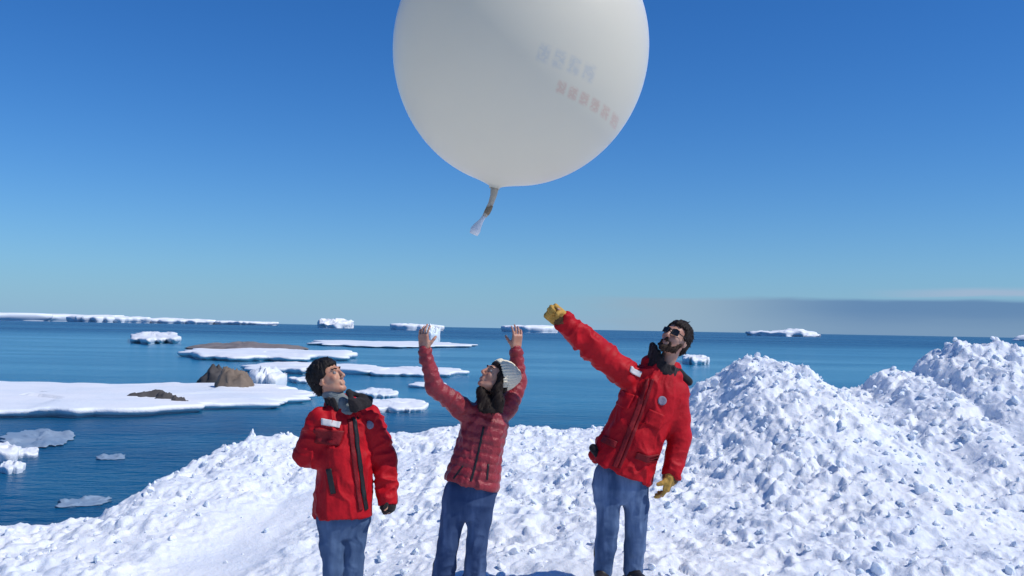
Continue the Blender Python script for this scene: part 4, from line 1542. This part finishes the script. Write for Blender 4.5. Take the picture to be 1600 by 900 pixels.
hair_cap(q2, fr2, 0.98, hu, MAT['hair_brown'], p2, 0.012, 0.050, -0.13, 4, long=long2)
V, Q = legs(hips, knees, ankles, (0.088, 0.068, 0.074), pel=(W(735, 772, D), Vector((0.05, 0, 1)).normalized(), L, Fw, 0.160, 0.110))
mesh_np('jeans', cloth(V, Q, leg_segs(hips, knees, ankles), 0.009, 22), Q, MAT['jeans_b'], p2)
boots(p2, ankles, [facing(-20), facing(12)], MAT['boot'])

# ================================================================== person 3: red parka, tan gloves, one arm flung up
hem, neck = W(969, 738, D), W(1036, 575, D + 0.02)
yaw3 = -8
ax3 = torso_axes(hem, neck, yaw3)
L, Fw, U, H = ax3
r_sh, l_sh = W(976, 583, D - 0.02), W(1057, 612, D + 0.03)
r_el, r_wr = W(925, 541, D - 0.10), W(876, 499, D - 0.15)
l_el, l_wr = W(1063, 680, D + 0.02), W(1048, 745, D - 0.04)
hips = [W(950, 742, D), W(993, 748, D)]
knees = [W(950, 822, D - 0.04), W(994, 826, D)]
ankles = [W(942, 885, D), W(989, 885, D + 0.05)]
for a in ankles:
    a.z = 0.0 + 0.085
hc = W(1056, 529, D - 0.02)
hax = frame(facing(-32, 26), (0.42, 0.1, 0.9))
hl, hf, hu = hax
sp = dict(hem=hem, neck=neck, head=hc, axes=ax3, haxes=hax, hs_=1.04, yaw=yaw3, hips=hips, knees=knees, ankles=ankles,
          arms=[[r_sh, r_el, r_wr], [l_sh, l_el, l_wr]],
          hands=[dict(wrist=r_wr, dirn=(r_wr - r_el), palm=Vector((-0.3, -0.9, -0.2)), thumb_side=(0.6, 0, 0.8), bends=(72, 80, 45), spread=1, size=0.9),
                 dict(wrist=l_wr, dirn=Vector((-0.35, -0.15, -1)), palm=(-0.9, 0.2, 0.2), thumb_side=(0, -1, 0), bends=(16, 22, 16), size=0.95)])
p3, q3, fr3 = body(sp, MAT['skin_c'])
tag(p3, 'bearded person in a red parka and tan gloves flinging one arm up', 'person', 'people launching the balloon')
eyeballs(q3, *hax, 1.04, p3)


def hood3(fd):
    fr_ = np.array([list(L), list(Fw), list(U)]).T
    c = neck - Fw * 0.090 + U * 0.0
    fd.ell(c, (0.130, 0.065, 0.085), fr_, 0.03)
    fd.cone(neck - L * 0.10 + Fw * 0.01, neck - Fw * 0.085 + U * 0.02, 0.04, 0.045, 0.03)
    fd.cone(neck + L * 0.10 + Fw * 0.01 - U * 0.01, neck - Fw * 0.085 + U * 0.01, 0.04, 0.045, 0.03)
    # flared corner of the skirt
    fd.cone(hem - L * 0.165 + U * 0.10, hem - L * 0.215 + U * 0.035, 0.05, 0.030, 0.05)


js = dict(hem=hem, neck=neck, axes=ax3, hs=[0, 0.12, 0.35, 0.6, 0.8, 0.92, 1.0], a=[0.200, 0.198, 0.190, 0.190, 0.185, 0.140, 0.09], b=[0.158, 0.155, 0.145, 0.142, 0.130, 0.108, 0.088],
          arms=[[r_sh, r_el, r_wr], [l_sh, l_el, l_wr]], arm_r=[[0.092, 0.080, 0.064], [0.080, 0.076, 0.062]], neck_r=0.066, extra=[hood3])
V, Q = jacket(js)
V = cloth(V, Q, limb_segs(hem, neck, js['arms']), 0.024, 51)
jk3 = mesh_np('jacket', V, Q, MAT['red'], p3)
sf = Surf(V, Q)
strip('zipper', sf, [(1022, 588), (1008, 630), (993, 670), (978, 708), (966, 735)], 0.020, MAT['darkred'], jk3, 0.006)
strip('storm_flap', sf, [(1014, 588), (1000, 630), (985, 670), (970, 708), (959, 733)], 0.034, MAT['darkred'], jk3, 0.010)
patch('name_tape', sf, 991, 581, 0.095, 0.036, MAT['white_patch'], jk3, 0.009, -24, up=(0, 0, 1))
patch('emblem', sf, 1034, 626, 0.060, 0.060, MAT['grey_patch'], jk3, 0.009, 0, True, up=U)
patch('chest_pocket', sf, 975, 625, 0.115, 0.10, MAT['red'], jk3, 0.008, 0, up=U)
patch('chest_pocket', sf, 1022, 655, 0.115, 0.10, MAT['red'], jk3, 0.008, 0, up=U)
patch('pocket_flap', sf, 951, 690, 0.12, 0.045, MAT['darkred'], jk3, 0.011, 0, up=U)
patch('pocket_flap', sf, 1008, 716, 0.12, 0.045, MAT['darkred'], jk3, 0.011, 0, up=U)
fd = Field(*bounds([W(1070, 592, D + 0.06)], 0.14), 0.006)
fd.cone(W(1060, 584, D + 0.05), W(1076, 596, D + 0.07), 0.034, 0.026, 0.02)
V, Q = fd.mesh()
mesh_np('hood_trim', folds(V, Q, 0.006, (16, 16, 16), 7), Q, MAT['black'], jk3)
# black lining turned out at the flared corner
fd = Field(*bounds([hem - L * 0.2], 0.16), 0.005)
fd.cone(W(927, 700, D - 0.03), W(934, 712, D - 0.04), 0.028, 0.020, 0.01)
V, Q = fd.mesh()
mesh_np('lining', V, Q, MAT['black'], jk3)
# black collar and ruff round the chin
fd = Field(*bounds([neck, neck + U * 0.1], 0.25), 0.006)
for a0 in np.linspace(0, 340, 18):
    cdir = (Fw * math.cos(R(a0)) + L * math.sin(R(a0)))
    lf = max(0.0, cdir.dot(-L))
    fd.cone(neck + cdir * 0.080 - U * 0.030, neck + cdir * (0.088 + 0.035 * lf) + U * (0.020 + 0.095 * lf), 0.024, 0.016, 0.02)
V, Q = fd.mesh()
mesh_np('collar', folds(V, Q, 0.008, (16, 16, 16), 5), Q, MAT['black'], p3)
hair_cap(q3, fr3, 1.04, hu, MAT['hair_brown'], p3, 0.015, 0.062, -0.075, 6)
# beard
fd = Field(*bounds([hc], 0.22), 0.005)
for sx in (-1, 1):
    fd.cone(q3(sx * 0.062, 0.018, -0.040), q3(sx * 0.048, 0.040, -0.085), 0.013, 0.018, 0.015)
    fd.cone(q3(sx * 0.048, 0.040, -0.085), q3(0, 0.082, -0.108), 0.018, 0.022, 0.015)
    fd.cone(q3(sx * 0.030, 0.084, -0.068), q3(0, 0.098, -0.052), 0.007, 0.007, 0.006)
    fd.cone(q3(sx * 0.030, 0.080, -0.070), q3(sx * 0.022, 0.078, -0.100), 0.010, 0.014, 0.01)
V, Q = fd.mesh()
V, Q = tufts(strands(V, Q, hu, 0.006, (hl, hf), 9, 140), Q, hf * 0.4 - hu, 220, 0.018, 12)
mesh_np('beard', V, Q, MAT['beard'], p3)
# sunglasses
s_ = 1.04
sg = tube('sunglasses', [q3(-0.012, 0.108, 0.012), q3(0, 0.112, 0.014), q3(0.012, 0.108, 0.012)], 0.0035, MAT['zip'], p3, 8)
for sx in (-1, 1):
    fd = Field(*bounds([q3(sx * 0.034, 0.1, 0.004)], 0.06), 0.003)
    fl, ff, fu = frame(hf + hl * sx * 0.35, hu)
    fd.rbox(q3(sx * 0.035, 0.101, 0.004), (0.026, 0.004, 0.020), np.array([list(fl), list(ff), list(fu)]).T, 0.0038, 0.004)
    V, Q = fd.mesh()
    mesh_np('lens', V, Q, MAT['lens'], sg)
    tube('temple', [q3(sx * 0.058, 0.088, 0.010), q3(sx * 0.078, 0.05, 0.010), q3(sx * 0.082, -0.01, 0.008)], 0.0035, MAT['zip'], sg, 8)
# gloves
for w_, e_, hd in ((r_wr, r_el, dict(dirn=(r_wr - r_el), palm=Vector((-0.35, -0.9, -0.15)), thumb_side=(0.6, 0, 0.8), bends=(66, 82, 50), spread=1, thumb_bend=(22, 35, 25))),
                   (l_wr, l_el, dict(dirn=Vector((-0.35, -0.12, -1)), palm=(-0.9, 0.25, 0.2), thumb_side=(-0.15, -1, 0), bends=(20, 26, 18), spread=3))):
    fd = Field(*bounds([w_ + Vector(hd['dirn']).normalized() * 0.07], 0.20), 0.0045)
    dn = (Vector(w_) - Vector(e_)).normalized()
    hand(fd, w_ - dn * 0.01, size=1.06, fat=1.38, wr=0.036, **hd)
    fd.cone(w_ - dn * 0.03, w_ + dn * 0.012, 0.050, 0.046, 0.02)
    V, Q = fd.mesh()
    gl_ = mesh_np('glove', folds(V, Q, 0.003, (26, 26, 26), 14), Q, MAT['glove'], p3)
    fd = Field(*bounds([w_], 0.12), 0.0045)
    fd.cone(w_ - dn * 0.028, w_ + dn * 0.004, 0.054, 0.054, 0.01)
    V, Q = fd.mesh()
    mesh_np('glove_cuff', folds(V, Q, 0.003, (26, 26, 26), 15), Q, MAT['glove_palm'], gl_)
V, Q = legs(hips, knees, ankles, (0.090, 0.068, 0.062), pel=(W(970, 748, D), Vector((0.1, 0, 1)).normalized(), L, Fw, 0.158, 0.115))
mesh_np('jeans', cloth(V, Q, leg_segs(hips, knees, ankles), 0.009, 23), Q, MAT['jeans_c'], p3)
boots(p3, ankles, [facing(-16), facing(14)], MAT['boot'])
